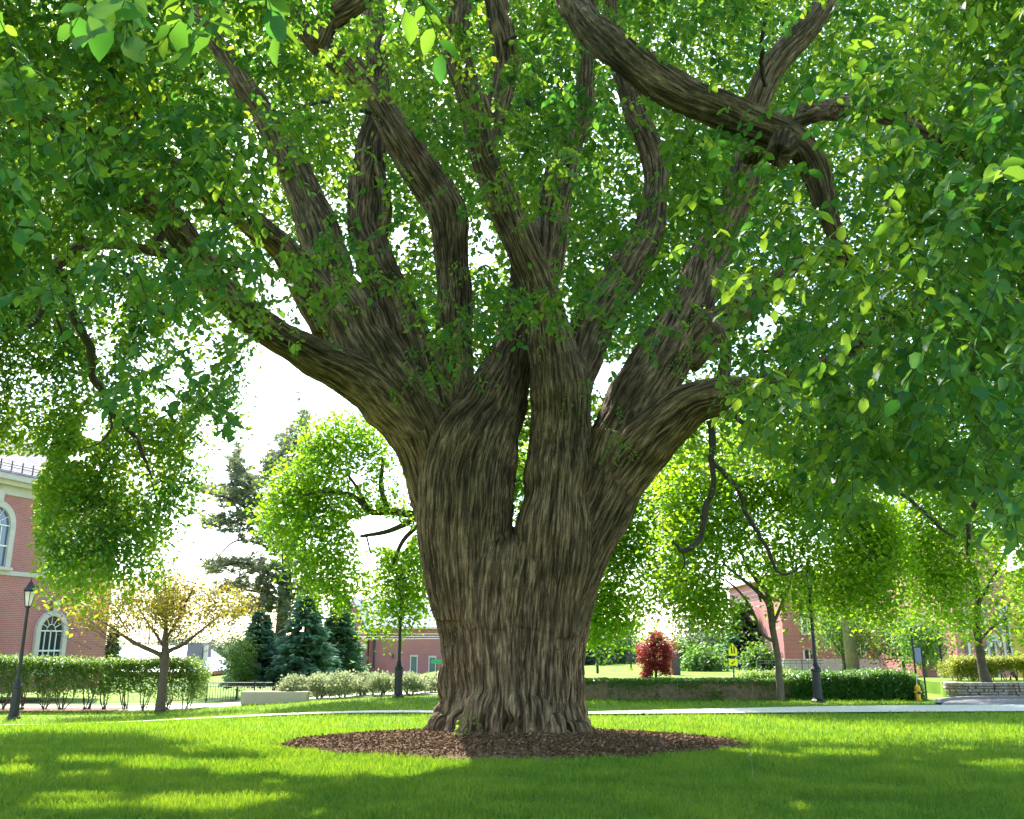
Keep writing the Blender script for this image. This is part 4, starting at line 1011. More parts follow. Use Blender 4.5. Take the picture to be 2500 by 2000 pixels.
MB().add([(-gw - .2, -.3, zat(1662, 84) + .9), (gw + .2, -.3, zat(1662, 84) + .9), (gw + .2, 2.6, zat(1631, 84) + .9), (-gw - .2, 2.6, zat(1631, 84) + .9), (gw + .2, 5.4, zat(1662, 84) + .9), (-gw - .2, 5.4, zat(1662, 84) + .9)], [(0, 1, 2, 3), (3, 2, 4, 5), (0, 3, 5), (1, 4, 2), (0, 5, 4, 1)]).build('roof', M_purple, t)

# brick building left of the trunk
Yb = 78.0; cx = X(960, Yb); z0 = -1.2
t = thing('brick_annex', (cx, Yb, z0), 'low red brick building with ribbed grey-blue metal roof left of the trunk', 'building')
lx = lambda p, Y=Yb: X(p, Y) - cx
zE, zR = zat(1533, Yb) - z0, zat(1456, Yb + 5) - z0
MB().box(lx(900), lx(1400), 0, 11, 0, zE).build('wall', M_brick, t)
w = MB(); w.prism_y([(lx(800), 0), (lx(897), 0), (lx(897), zE - .35), (lx(862), zR - .55), (lx(800), zE - .6)], -1.4, 6); w.build('gable_wall', M_brick, t)
ov = .5
MB().add([(lx(905) - .2, -ov, zE + .02), (lx(1400), -ov, zE + .02), (lx(1400), 5.5, zR), (lx(868), 5.5, zR), (lx(868), 11.5, zE + .02), (lx(1400), 11.5, zE + .02)], [(0, 1, 2, 3), (3, 2, 5, 4), (0, 3, 4), (1, 5, 2), (0, 4, 5, 1)]).build('roof', M_metalroof, t)
MB().add([(lx(862), -1.8, zR - .5), (lx(862), 6, zR - .5), (lx(905), 6, zE - .45), (lx(905), -1.8, zE - .45), (lx(862), -1.8, zR - .38), (lx(862), 6, zR - .38), (lx(905), 6, zE - .33), (lx(905), -1.8, zE - .33)], [(0, 1, 2, 3), (4, 7, 6, 5), (0, 3, 7, 4), (1, 5, 6, 2), (0, 4, 5, 1), (3, 2, 6, 7)]).build('gable_roof', M_metalroof, t)
MB().box(lx(913), lx(1400), -.06, -.003, zE - .75, zE - .68).build('string_course', M_darkgrey, t)
MB().tube([(lx(914), -.12, 0), (lx(914), -.12, zE)], .07, 8).build('downpipe', M_darkgrey, t)
for p0, p1, zt2, gm in ((1004, 1018, 1604, M_glassg), (1049, 1063, 1606, M_glassg), (1110, 1124, 1606, M_glassg)):
    za, zb2 = zat(zt2, Yb) - z0, zat(1652, Yb) - z0
    wo = MB().box(lx(p0), lx(p1), -.03, -.004, zb2, za).build('window', gm, t)
    fr = MB(); fr.box(lx(p0) - .07, lx(p0) - .001, -.07, -.005, zb2, za); fr.box(lx(p1) + .001, lx(p1) + .07, -.07, -.005, zb2, za); fr.build('frame', M_white, wo)
    MB().box(lx(p0) - .1, lx(p1) + .1, -.09, -.004, za + .003, za + .16).build('lintel', M_stone, wo); MB().box(lx(p0) - .1, lx(p1) + .1, -.1, -.004, zb2 - .12, zb2 - .003).build('sill', M_stone, wo)
za, zb2 = zat(1598, Yb) - z0, zat(1658, Yb) - z0
wo = MB().box(lx(874), lx(888), -1.44, -1.404, zb2, za).build('window', M_glassg, t); MB().box(lx(872), lx(891), -1.5, -1.404, za + .003, za + .25).build('lintel', M_stone, wo); MB().box(lx(889), lx(892), -1.48, -1.404, zb2, za).build('frame', M_white, wo)
MB().box(lx(957), lx(961), -.15, -.004, zat(1606, Yb) - z0, zat(1597, Yb) - z0).build('wall_lamp', M_darkgrey, t)

# brick building at right, behind the dark hedge
Yb = 60.0; cx = X(2080, Yb); z0 = 0
t = thing('brick_school', (cx, Yb, z0), 'long red brick building on a pale stone base behind the dark hedge at right', 'building')
lx = lambda p, Y=Yb: X(p, Y) - cx
MB().box(lx(1916), lx(2640), 0, 14, .75, 5.9).build('wall', M_brick, t)
MB().box(lx(1916) - .08, lx(2640), -.08, 14, -.2, .748).build('plinth', M_stone, t)
MB().prism([(lx(1916) - .4, -.4), (lx(2640), -.4), (lx(2640), 14.4), (lx(1916) - .4, 14.4)], 5.903, 6.1).build('cornice', M_stone, t)
for p0, p1, ya, yb2 in ((1965, 1988, 1588, 1610), (2092, 2112, 1560, 1600), (1965, 1988, 1500, 1545), (2092, 2112, 1480, 1535), (2180, 2200, 1560, 1600), (2262, 2282, 1560, 1600)):
    za, zb2 = zat(ya, Yb) + 0, zat(yb2, Yb)
    wo = MB().box(lx(p0), lx(p1), -.03, -.004, zb2, za).build('window', M_glass, t)
    fr = MB(); fr.box(lx(p0) - .1, lx(p0) - .001, -.07, -.005, zb2, za); fr.box(lx(p1) + .001, lx(p1) + .1, -.07, -.005, zb2, za); fr.box((lx(p0) + lx(p1)) / 2 - .03, (lx(p0) + lx(p1)) / 2 + .03, -.06, -.031, zb2, za); fr.build('frame', M_white, wo)
    MB().box(lx(p0) - .12, lx(p1) + .12, -.12, -.004, zb2 - .14, zb2 - .003).build('sill', M_stone, wo)
def railing(name, x0, x1, y, z0, h, gap, label, m=M_darkgrey, post_gap=1.6, ang=0.0, cat='railing', pic=.012):
    t = thing(name, (x0, y, z0), label, cat, None, ang); L = x1 - x0
    r = MB(); r.tube([(0, 0, h), (L, 0, h)], .022, 5); r.tube([(0, 0, .12), (L, 0, .12)], .016, 5); r.tube([(0, 0, h - .16), (L, 0, h - .16)], .014, 5); r.build('rails', m, t)
    p = MB()
    for k in range(int(L / gap)): p.box((k + .5) * gap - pic / 2, (k + .5) * gap + pic / 2, -pic / 2, pic / 2, .12, h)
    p.build('pickets', m, t)
    for k in range(int(L / post_gap) + 1): MB().box(k * post_gap - .025, k * post_gap + .025, -.025, .025, 0, h + .08).build('post', m, t)
    return t
railing('metal_railing', X(1848, 55), X(2010, 55), 55, -.1, zat(1613, 55) + .1, .35, 'grey metal railing in front of the red brick building at right', M_darkgrey, 1.3, 0, 'railing', .02)

# second brick building far right
Yb = 46.0; cx = X(2440, Yb)
t = thing('brick_house', (cx, Yb, 0), 'red brick building with a lamp-lit doorway and slit windows above the yellow-green hedge', 'building')
lx = lambda p, Y=Yb: X(p, Y) - cx
MB().box(lx(2340), lx(2478), 0, 10, -.2, 7).build('wall', M_brick, t)
MB().box(lx(2479), lx(2640), .3, 10, -.2, 5.2).build('yellow_wall', plain('ochre_render', (.55, .38, .08), .85, var=.08), t)
MB().prism([(lx(2340) - .3, -.3), (lx(2640), -.3), (lx(2640), 10.3), (lx(2340) - .3, 10.3)], 7.003, 7.3).build('roof_edge', M_stone, t)
for p in (2360, 2407, 2447, 2463):
    for za, zb2 in ((zat(1577, Yb), zat(1604, Yb)), (zat(1500, Yb), zat(1545, Yb))):
        wo = MB().box(lx(p), lx(p) + .13, -.03, -.004, zb2, za).build('window', M_glass, t); MB().box(lx(p) + .131, lx(p) + .25, -.06, -.004, zb2 - .1, za + .5).build('frame', M_stone, wo)
do = MB().box(lx(2424), lx(2431), -.03, -.004, 0, zat(1578, Yb)).build('door', M_darkgrey, t); MB().box(lx(2431) + .001, lx(2436), -.1, -.004, 0, zat(1568, Yb)).build('door_frame', M_stone, do); MB().box(lx(2418), lx(2442), -.16, -.004, zat(1566, Yb), zat(1548, Yb)).build('door_hood', M_stone, do)
for p in (2419, 2441):
    lo = MB().lathe([(.05, -.12), (.10, .08), (.12, .1), (.02, .2)], (lx(p), -.2, zat(1574, Yb)), 8).build('wall_lamp', M_white, t); MB().box(lx(p) - .02, lx(p) + .02, -.2, -.004, zat(1570, Yb) + .12, zat(1570, Yb) + .16).build('bracket', M_black, lo)

# ================================================================== WALLS, FENCE
railing('iron_fence', X(395, 40), X(668, 40), 40, -.78, zat(1667, 40) + .78, .11, 'black iron picket fence on a low kerb wall behind the young tree', M_black, 2.0, 0, 'fence', .016)
t = thing('kerb_wall', (X(480, 40), 40, -1.0), 'long low pale concrete kerb wall carrying the iron fence', 'low wall')
MB().box(X(-40, 40) - X(480, 40), X(668, 40) - X(480, 40), -.16, .16, -.1, .22).build('coping', M_stone, t, bevel=.015)
t = thing('stone_bench', (X(592, 31.2), 31.2, float(gz(X(592, 31.2), 31.2))), 'solid block of pinkish concrete seat wall beside the pale shrubs', 'bench')
MB().box(0, 2.15, 0, .55, .06, .46).build('block', plain('pink_concrete', (.50, .40, .36), .85, var=.06, bump=.1), t, bevel=.02); MB().box(.03, 2.12, .03, .52, -.2, .057).build('plinth', M_darkgrey, t)

# ivy wall
Yw = 28.6; xa, xb = X(1405, Yw), X(1930, Yw)
t = thing('ivy_wall', ((xa + xb) / 2, Yw, 0), 'low garden wall hung with bare brown vines and fresh ivy along its top', 'wall')
zW = zat(1660, Yw)
M_vine, nt, out = mat('dry_vine_covered_wall')
b = N(nt, 'ShaderNodeBsdfPrincipled', inp={'Roughness': .95}); tc = N(nt, 'ShaderNodeTexCoord'); mpg = N(nt, 'ShaderNodeMapping', inp={'Scale': (9, 9, 1.4)}); nt.links.new(tc.outputs['Object'], mpg.inputs[0])
nz = N(nt, 'ShaderNodeTexNoise', inp={'Scale': 2.2, 'Detail': 7.0, 'Roughness': .75}); nt.links.new(mpg.outputs[0], nz.inputs['Vector'])
nt.links.new(ramp(nt, nz.outputs['Fac'], [(.3, (.16, .12, .07)), (.5, (.38, .30, .18)), (.68, (.58, .48, .31))]), b.inputs['Base Color'])
bp = N(nt, 'ShaderNodeBump', inp={'Strength': 1.0, 'Distance': .06}); nt.links.new(nz.outputs['Fac'], bp.inputs['Height']); nt.links.new(bp.outputs[0], b.inputs['Normal']); nt.links.new(b.outputs[0], out.inputs[0])
hw_ = (xb - xa) / 2
MB().box(-hw_, hw_, 0, .4, -.1, zW - .05).build('wall_face', M_vine, t); MB().box(-hw_ - .05, hw_ + .05, -.05, .45, zW - .047, zW).build('coping', M_stone, t, bevel=.01)
n = 900
A_ = np.stack([rng.uniform(xa, xb, n), Yw - rng.uniform(.0, .05, n), np.full(n, zW - .03)], 1); B_ = A_ + np.stack([rng.normal(0, .07, n), -rng.uniform(0, .03, n), -rng.uniform(.3, .6, n)], 1); B_[:, 2] = np.maximum(B_[:, 2], .02)
V_, f_, l_ = tubes_mesh(A_, B_, np.full(n, .009), np.full(n, .007))
link('vines', np_mesh('vines', V_, f_, l_), t, plain('dry_vine', (.36, .28, .18), .9, var=.4, scale=7))
M_ivy = leafmat('ivy_leaf', (.03, .10, .018), (.10, .22, .03), (.10, .26, .02), (.30, .48, .05), .35, .4)
n = 4200; x = rng.uniform(xa, xb, n); g = fbm(np.stack([x * 1.3, x * 0, x * 0], 1), 7, 2)
drop = np.where(rng.random(n) < .5, rng.exponential(.05, n), rng.exponential(.22, n) * (g > .54)); drop = np.minimum(drop, zW)
P = np.stack([x, Yw - .06 - rng.random(n) * .06 + np.where(drop < .03, rng.random(n) * .5, 0), zW + .02 + rng.random(n) * .05 - drop], 1)
D, U = hang(n, (.2, 1.4), .5); U = U * .6 + np.array([0, -1, .3]); link_ = foliage('ivy', [(P, D, U, rng.uniform(.04, .09, n), 'dia', np.clip(rng.normal(.55, .3, n), 0, 1))], M_ivy, t)

# dry stone wall
t = thing('dry_stone_wall', (X(2400, 29.6), 29.6, 0), 'low curved dry stone wall of flat grey-pink stones beside the drive', 'stone wall')
wp = crom([(X(2303, 31.2), 31.4, 0), (X(2302, 30.2), 30.2, 0), (X(2330, 29.75), 29.75, 0), (X(2400, 29.75), 29.75, 0), (X(2500, 29.9), 29.9, 0), (X(2700, 30.6), 30.6, 0)], 10)
sl = np.concatenate([[0], np.cumsum(np.linalg.norm(np.diff(wp, axis=0), axis=1))]); zS = zat(1668, 29.6)
stn = MB(); r2 = random.Random(4)
row = 0; zc = 0
while zc < zS - .02:
    h = min(r2.uniform(.07, .125), zS - zc + .01); s = -r2.random() * .2
    while s < sl[-1]:
        L = r2.uniform(.14, .42); m_ = min(max(s + L / 2, 0), sl[-1] - .01)
        px_ = [np.interp(m_, sl, wp[:, i]) for i in (0, 1)]; e = min(m_ + .05, sl[-1]); d_ = [np.interp(e, sl, wp[:, i]) - px_[i] for i in (0, 1)]; a = math.atan2(d_[1], d_[0]); jt = r2.uniform(-.035, .035)
        ca, sa = math.cos(a), math.sin(a); vv = []
        for zz in (zc + .012, zc + h - .006):
            for u, v in ((-L / 2 + .014, jt), (L / 2 - .014, jt + r2.uniform(-.015, .015)), (L / 2 - .008, .4), (-L / 2 + .008, .4)): vv.append((px_[0] + u * ca - v * sa, px_[1] + u * sa + v * ca, zz + r2.uniform(-.006, .006)))
        stn.add(vv, [(0, 3, 2, 1), (4, 5, 6, 7), (0, 1, 5, 4), (1, 2, 6, 5), (2, 3, 7, 6), (3, 0, 4, 7)]); s += L
    zc += h
M_stn = plain('flat_fieldstone', (.27, .215, .195), .9, var=.5, scale=2.6, bump=.4)
stn.build('stones', M_stn, t, True, bevel=.008)
cr = MB().prism([tuple(p[:2] + np.array([0, .15])) for p in wp] + [(wp[-1][0], 36), (wp[0][0] + .3, 36)], -.1, zS - .05); tag(cr.build('raised_bed', M_lawn, None, True), kind='structure')
# ================================================================== PLANTS
def leafset(base, kind='dia', size=.1, clump=14, sig=.25, tone=.5, ts=.27, jit=.5, droop=(.1, 1.1)):
    O = np.repeat(base, clump, 0) + rng.normal(size=(len(base) * clump, 3)) * sig * np.array([1, 1, 1.15])
    D, U = hang(len(O), droop, jit)
    return (O, D, U, size * rng.uniform(.6, 1.3, len(O)), kind, np.clip(rng.normal(tone, ts, len(O)), 0, 1))
def fil(g, k): return tuple(a[k] if isinstance(a, np.ndarray) else a for a in g)

def limbs_into(t, tr, m, name0='trunk'):
    """tr: list of rows (px,py,wpx,Y) in photo pixels; first is the trunk, the rest are its limbs"""
    for i, rows in enumerate(tr):
        r = crom(rows, 5); c = at(r[:, 0], r[:, 1], r[:, 3]); rad = np.maximum(r[:, 2], .8) / 2 * depth(c) / F
        c = c + rad[:, None] * .5 * (np.stack([vn(c * 1.5, 1), vn(c * 1.5, 2), vn(c * 1.5, 3)], 1) - .5) * (np.arange(len(c)) > 3)[:, None]
        MB().tube([tuple(p) for p in c], list(rad), 10).build(name0 if i == 0 else 'limb', m, t, True, True)

def poly_crown(t, polys, gaps, Ym, Ys, n, size, m, sig=.3, warp=50, thr=(.33, .55), clump=14, tone=.55, kind='dia', scale=.8, seed=100):
    """polys in D pixels"""
    P_, G = [], []
    parea = lambda q: abs(sum(q[i][0] * q[(i + 1) % len(q)][1] - q[(i + 1) % len(q)][0] * q[i][1] for i in range(len(q)))) / 2
    tot = sum(parea(q) for q in polys)
    for p in polys:
        xs, ys = [q[0] for q in p], [q[1] for q in p]
        k = int(n * parea(p) / tot); area = (max(xs) - min(xs)) * (max(ys) - min(ys))
        x = rng.uniform(min(xs), max(xs), k * 3); y = rng.uniform(min(ys), max(ys), k * 3); Y = rng.normal(Ym, Ys, k * 3)
        B = atD(x, y, Y); g = sm(*thr, fbm(B * scale, seed, 3)); w = (fbm(B * 1.2, seed + 1, 3) - .5) * warp * 2.2
        ok = in_poly(x + w, y + w * .7, p) & (rng.random(k * 3) < .08 + .92 * g)
        P_.append(B[ok][:k])
    B = np.concatenate(P_); g = leafset(B, kind, size, clump, sig, tone)
    x, y, _ = proj(g[0]); w = (fbm(g[0] * 1.4, seed + 3, 2) - .5) * warp
    ok = clear(x + w * .4, y + w * .4, gaps)
    foliage('crown', [fil(g, ok)], m, t); return ok.sum()

M_maple = leafmat('maple_leaf', (.045, .13, .012), (.085, .19, .018), (.17, .42, .012), (.42, .64, .015), .56, .45, .35)
# maple hidden behind the old trunk
t = thing('maple_tree', gp(1150, 31.5), 'bright green maple whose trunk hides behind the old tree, boughs showing on both sides', 'tree')
limbs_into(t, [[(1150, 1735, 50, 31.5), (1145, 1550, 44, 31.5), (1120, 1400, 40, 31.5), (1060, 1280, 36, 31), (1010, 1225, 26, 31)],
 [(1075, 1300, 24, 31), (1030, 1262, 20, 30.8), (985, 1282, 15, 30.5), (940, 1300, 12, 30.3), (880, 1310, 8, 30)],
 [(1040, 1262, 22, 31), (960, 1250, 18, 30.8), (905, 1250, 14, 30.5), (860, 1210, 12, 30.2), (790, 1200, 9, 30), (740, 1210, 6, 30)],
 [(950, 1250, 13, 30.7), (930, 1190, 12, 30.6), (935, 1120, 9, 30.6)], [(900, 1245, 9, 30.4), (870, 1190, 8, 30.2), (850, 1160, 6, 30.1)],
 [(1030, 1275, 12, 30.8), (985, 1320, 11, 30.5), (955, 1385, 8, 30.3)], [(895, 1310, 5, 30), (905, 1350, 4, 30)],
 [(1150, 1550, 24, 31.5), (1280, 1400, 20, 31.5), (1420, 1300, 14, 31.5), (1500, 1240, 8, 31.4)], [(1300, 1440, 12, 31.5), (1420, 1440, 8, 31.3), (1520, 1420, 5, 31.2)]], M_trunkd)
TL = [(650, 905), (700, 882), (755, 885), (800, 920), (850, 1000), (872, 1090), (885, 1150), (905, 1210), (918, 1275), (850, 1295), (800, 1328), (765, 1312), (752, 1268), (690, 1258), (640, 1228), (600, 1178), (572, 1130), (553, 1080), (580, 1010), (632, 965)]
TRt = [(1200, 1000), (1330, 990), (1420, 950), (1455, 1050), (1440, 1250), (1390, 1272), (1350, 1325), (1220, 1355)]
TC = [(940, 950), (1160, 950), (1160, 1230), (960, 1230)]
print('maple', poly_crown(t, [TL, TRt, TC], [[(735, 1095), (790, 1078), (845, 1098), (880, 1118), (850, 1165), (810, 1150), (765, 1160)], [(735, 1000), (760, 985), (765, 1015), (740, 1025)], [(760, 1170), (800, 1165), (790, 1200), (755, 1195)], [(730, 1265), (765, 1240), (760, 1280), (735, 1285)]], 31, .8, 4700, .155, M_maple, warp=28, seed=110, thr=(.38, .58)))
t = thing('sapling_bough', gp(1085, 33), 'small bright green sapling peeping out left of the old trunk', 'tree') if False else None
# forked young tree at right
M_maple2 = leafmat('young_tree_leaf', (.05, .135, .012), (.10, .20, .018), (.19, .44, .012), (.46, .66, .016), .58, .45, .35)
t = thing('forked_tree', gp(1890, 28.0), 'young forked tree with slim grey trunk standing against the ivy wall', 'tree')
limbs_into(t, [[(1906, 1712, 20, 28), (1902, 1640, 17, 28), (1893, 1575, 16, 28), (1885, 1530, 16, 28), (1880, 1500, 14, 28), (1872, 1470, 12, 28), (1845, 1440, 10, 28), (1800, 1405, 7, 28), (1760, 1370, 4, 28)],
 [(1886, 1565, 8, 28), (1862, 1548, 7.5, 28), (1845, 1510, 7, 28), (1828, 1475, 6, 28), (1800, 1440, 5, 28), (1770, 1415, 4, 28)],
 [(1888, 1530, 13, 28), (1882, 1480, 12, 28), (1868, 1440, 11, 28), (1850, 1420, 10, 28), (1822, 1380, 7, 28), (1800, 1320, 5, 28)],
 [(1858, 1470, 6, 28), (1850, 1430, 5, 28), (1880, 1390, 4, 28)], [(1890, 1520, 8, 28), (1930, 1420, 7, 28), (1960, 1330, 5, 28), (1970, 1240, 3, 28)]], M_trunk)
P2 = [(1380, 905), (1500, 880), (1700, 900), (1780, 960), (1830, 1030), (1880, 1060), (1890, 1292), (1850, 1305), (1760, 1272), (1722, 1322), (1690, 1278), (1612, 1248), (1600, 1170), (1560, 1180), (1548, 1240), (1515, 1300), (1480, 1302), (1415, 1262), (1380, 1230), (1405, 1100)]
print('forked', poly_crown(t, [P2], [[(1470, 900), (1520, 895), (1520, 925), (1475, 930)], [(1735, 950), (1790, 960), (1780, 1020), (1740, 1015)], [(1420, 985), (1450, 980), (1445, 1000), (1425, 1005)], [(1530, 1215), (1600, 1225), (1600, 1255), (1530, 1255)]], 27.8, .9, 3900, .145, M_maple2, warp=75, seed=120, thr=(.40, .60)))
# tree in the raised bed
t = thing('bed_tree', (*gp(2405, 31.2)[:2], .3), 'tree with a straight brown trunk in the raised bed behind the dry stone wall', 'tree')
limbs_into(t, [[(2410, 1675, 32, 31.2), (2402, 1640, 23, 31.2), (2395, 1600, 21, 31.2), (2388, 1560, 19, 31.2), (2384, 1520, 16, 31.2), (2385, 1440, 14, 31.2), (2360, 1330, 10, 31.2), (2350, 1220, 6, 31.2)],
 [(2390, 1565, 9, 31.2), (2410, 1545, 7, 31.1), (2440, 1520, 5, 31), (2480, 1500, 4, 31)], [(2384, 1540, 7, 31.2), (2365, 1530, 5, 31.2), (2330, 1500, 4, 31.2)], [(2385, 1480, 9, 31.2), (2440, 1380, 7, 31.2), (2480, 1280, 5, 31.2)]], M_trunkd)
P3 = [(1830, 900), (1880, 850), (2000, 880), (2330, 870), (2330, 1340), (2150, 1345), (2040, 1325), (1960, 1300), (1900, 1292), (1880, 1240), (1870, 1060)]
print('bed', poly_crown(t, [P3], [[(1990, 880), (2070, 870), (2080, 930), (2000, 930)], [(2085, 900), (2150, 890), (2150, 960), (2100, 950)], [(1840, 860), (1880, 870), (1870, 960), (1835, 930)]], 30.5, .7, 3300, .15, M_maple2, warp=75, seed=130, thr=(.40, .60)))
# round-headed street trees in front of the brick school
M_far = leafmat('street_tree_leaf', (.045, .115, .03), (.08, .17, .04), (.14, .32, .04), (.30, .48, .06), .42, .5, .3)
M_fargrey = leafmat('distant_leaf', (.055, .095, .055), (.10, .15, .09), (.12, .20, .10), (.26, .34, .18), .4, .6, .3)  # greyed leaf colour stands in for distance haze
def ball_tree(px, Y, pb, pt, w, tw, label, m=M_far, n=260, size=.16, group=None, name='street_tree', flat=1.0, z=None, tone=.5, holes=.0, sig=.28):
    """px column; crown from photo row pb (bottom) to pt (top), width w px; trunk width tw px"""
    x, y, z0 = gp(px, Y); z0 = z if z is not None else z0
    t = thing(name, (x, y, z0), label, 'tree', group)
    zb, zt = zat(pb, Y), zat(pt, Y); s = Y * CT / F; rx = w / 2 * s; rz = (zt - zb) / 2; zc = (zt + zb) / 2
    MB().tube([(0, 0, 0), (.03, 0, (zb - z0) * .6), (0, 0, zb - z0), (.05, .05, zc - z0 + rz * .5)], [tw * s / 2 * 1.2, tw * s / 2, tw * s / 2 * .9, tw * s / 6], 8).build('trunk', M_trunk, t, False, True)
    lb = MB()
    for k in range(5):
        a = k * 2.4 + px; lb.tube([(0, 0, zb - z0 + .1 * rz), (.35 * rx * math.cos(a), .35 * rx * math.sin(a), zb - z0 + .7 * rz), (.75 * rx * math.cos(a), .75 * rx * math.sin(a), zb - z0 + 1.3 * rz)], [tw * s / 4, tw * s / 6, tw * s / 14], 5)
    lb.build('limbs', M_trunk, t)
    q = unit(n) * (rng.random(n) ** .45)[:, None]; B = q * np.array([rx, rx, rz]); B[:, 2] *= np.where(B[:, 2] < 0, flat, 1); B = B + np.array([x, y, zc])
    g = fbm(B * (1.8 / max(rx, .5)), int(px), 3); B = B[g > .36 + holes]
    B += (fbm(B * 1.3, 5, 2)[:, None] - .5) * rx * .3
    foliage('crown', [leafset(B, 'dia', size, 14, sig, tone)], m, t); return t
ball_tree(2062, 52, 1608, 1462, 190, 9, 'round green street tree in front of the utility poles', n=420, group='round street trees by the brick school')
ball_tree(2208, 50, 1612, 1500, 150, 8, 'round green street tree with a thin trunk behind the end of the dark hedge', n=330, group='round street trees by the brick school')
ball_tree(2262, 39, 1625, 1490, 130, 9, 'street tree directly behind the notice board posts', n=330, size=.13, group='round street trees by the brick school')
ball_tree(2320, 50, 1615, 1480, 110, 8, 'darker street tree left of the far brick building', n=300, tone=.25, group='round street trees by the brick school')

# young tree with fresh yellow-pink leaves at left
M_red = leafmat('redbud_leaf', (.15, .17, .02), (.28, .25, .035), (.24, .25, .012), (.46, .40, .025), .45, .5, .3)
M_pink = leafmat('pink_new_leaf', (.26, .10, .05), (.36, .17, .06), (.40, .15, .05), (.52, .25, .08), .45, .5, .3)
Yr = 30.0; x0, y0, z0 = gp(388, Yr)
t = thing('young_tree', (x0, y0, z0), 'small spreading tree with thin yellow and pink spring leaves in front of the hedge', 'tree')
limbs_into(t, [[(391, 1738, 28, Yr), (393, 1700, 23, Yr), (398, 1650, 21, Yr), (402, 1605, 23, Yr), (404, 1570, 16, Yr), (406, 1520, 9, Yr), (404, 1440, 6, Yr), (398, 1390, 3, Yr)],
  [(400, 1605, 14, Yr), (380, 1592, 12, Yr - .2), (345, 1577, 11, Yr - .4), (310, 1558, 8, Yr - .6), (270, 1530, 5, Yr - .8), (220, 1500, 3, Yr - .9)],
  [(404, 1598, 12, Yr), (420, 1585, 11, Yr + .2), (445, 1575, 9, Yr + .4), (490, 1540, 6, Yr + .5), (540, 1500, 4, Yr + .6)],
  [(400, 1580, 9, Yr), (385, 1555, 7, Yr + .4), (360, 1520, 5, Yr + .8), (330, 1470, 3, Yr + 1)], [(405, 1560, 8, Yr), (430, 1520, 6, Yr - .3), (460, 1460, 4, Yr - .5), (480, 1420, 2, Yr - .6)],
  [(404, 1500, 5, Yr), (385, 1450, 3, Yr), (360, 1410, 2, Yr)], [(404, 1500, 5, Yr), (425, 1440, 3, Yr), (440, 1400, 2, Yr)]], plain('young_bark', (.11, .078, .062), .85, var=.25, scale=10, bump=.3))
n = 1900; q = unit(n) * (rng.random(n) ** .5)[:, None]
cx, cz = X(392, Yr, 3), zat(1490, Yr); B = q * np.array([3.1, 2.2, .95]) + np.array([cx, Yr, cz]); B[:, 2] += .25 - .22 * ((B[:, 0] - cx) / 2.8) ** 2
g = fbm(B * 2.0, 201, 3); B = B[g > .475]
top = unit(90) * np.array([1.1, 1, .8]) + np.array([cx - .1, Yr, zat(1420, Yr)])
pk = rng.random(len(B)) < .4
ga = leafset(B, 'dia', .10, 11, .17, .5); gb = leafset(top, 'dia', .055, 6, .22, .3)
foliage('crown', [ga, gb], M_red, t); foliage('pink_leaves', [leafset(B[pk] + rng.normal(size=(pk.sum(), 3)) * .1, 'dia', .075, 9, .2, .5)], M_pink, t)
A_ = np.repeat(np.array([[cx, Yr, zat(1560, Yr)]]), 90, 0) + rng.normal(size=(90, 3)) * np.array([.9, .6, .3]); B2 = A_ + (A_ - np.array([cx, Yr, zat(1600, Yr)])) * .9 + np.array([0, 0, .6])
V_, f_, l_ = tubes_mesh(A_, B2, np.full(90, .012), np.full(90, .004)); link('twigs', np_mesh('twigs', V_, f_, l_), t, M_trunk)
n = 700; A2 = np.array([x0, y0, z0]) + rng.normal(size=(n, 3)) * np.array([.35, .3, 0]); A2[:, 2] = gz(A2[:, 0], A2[:, 1])
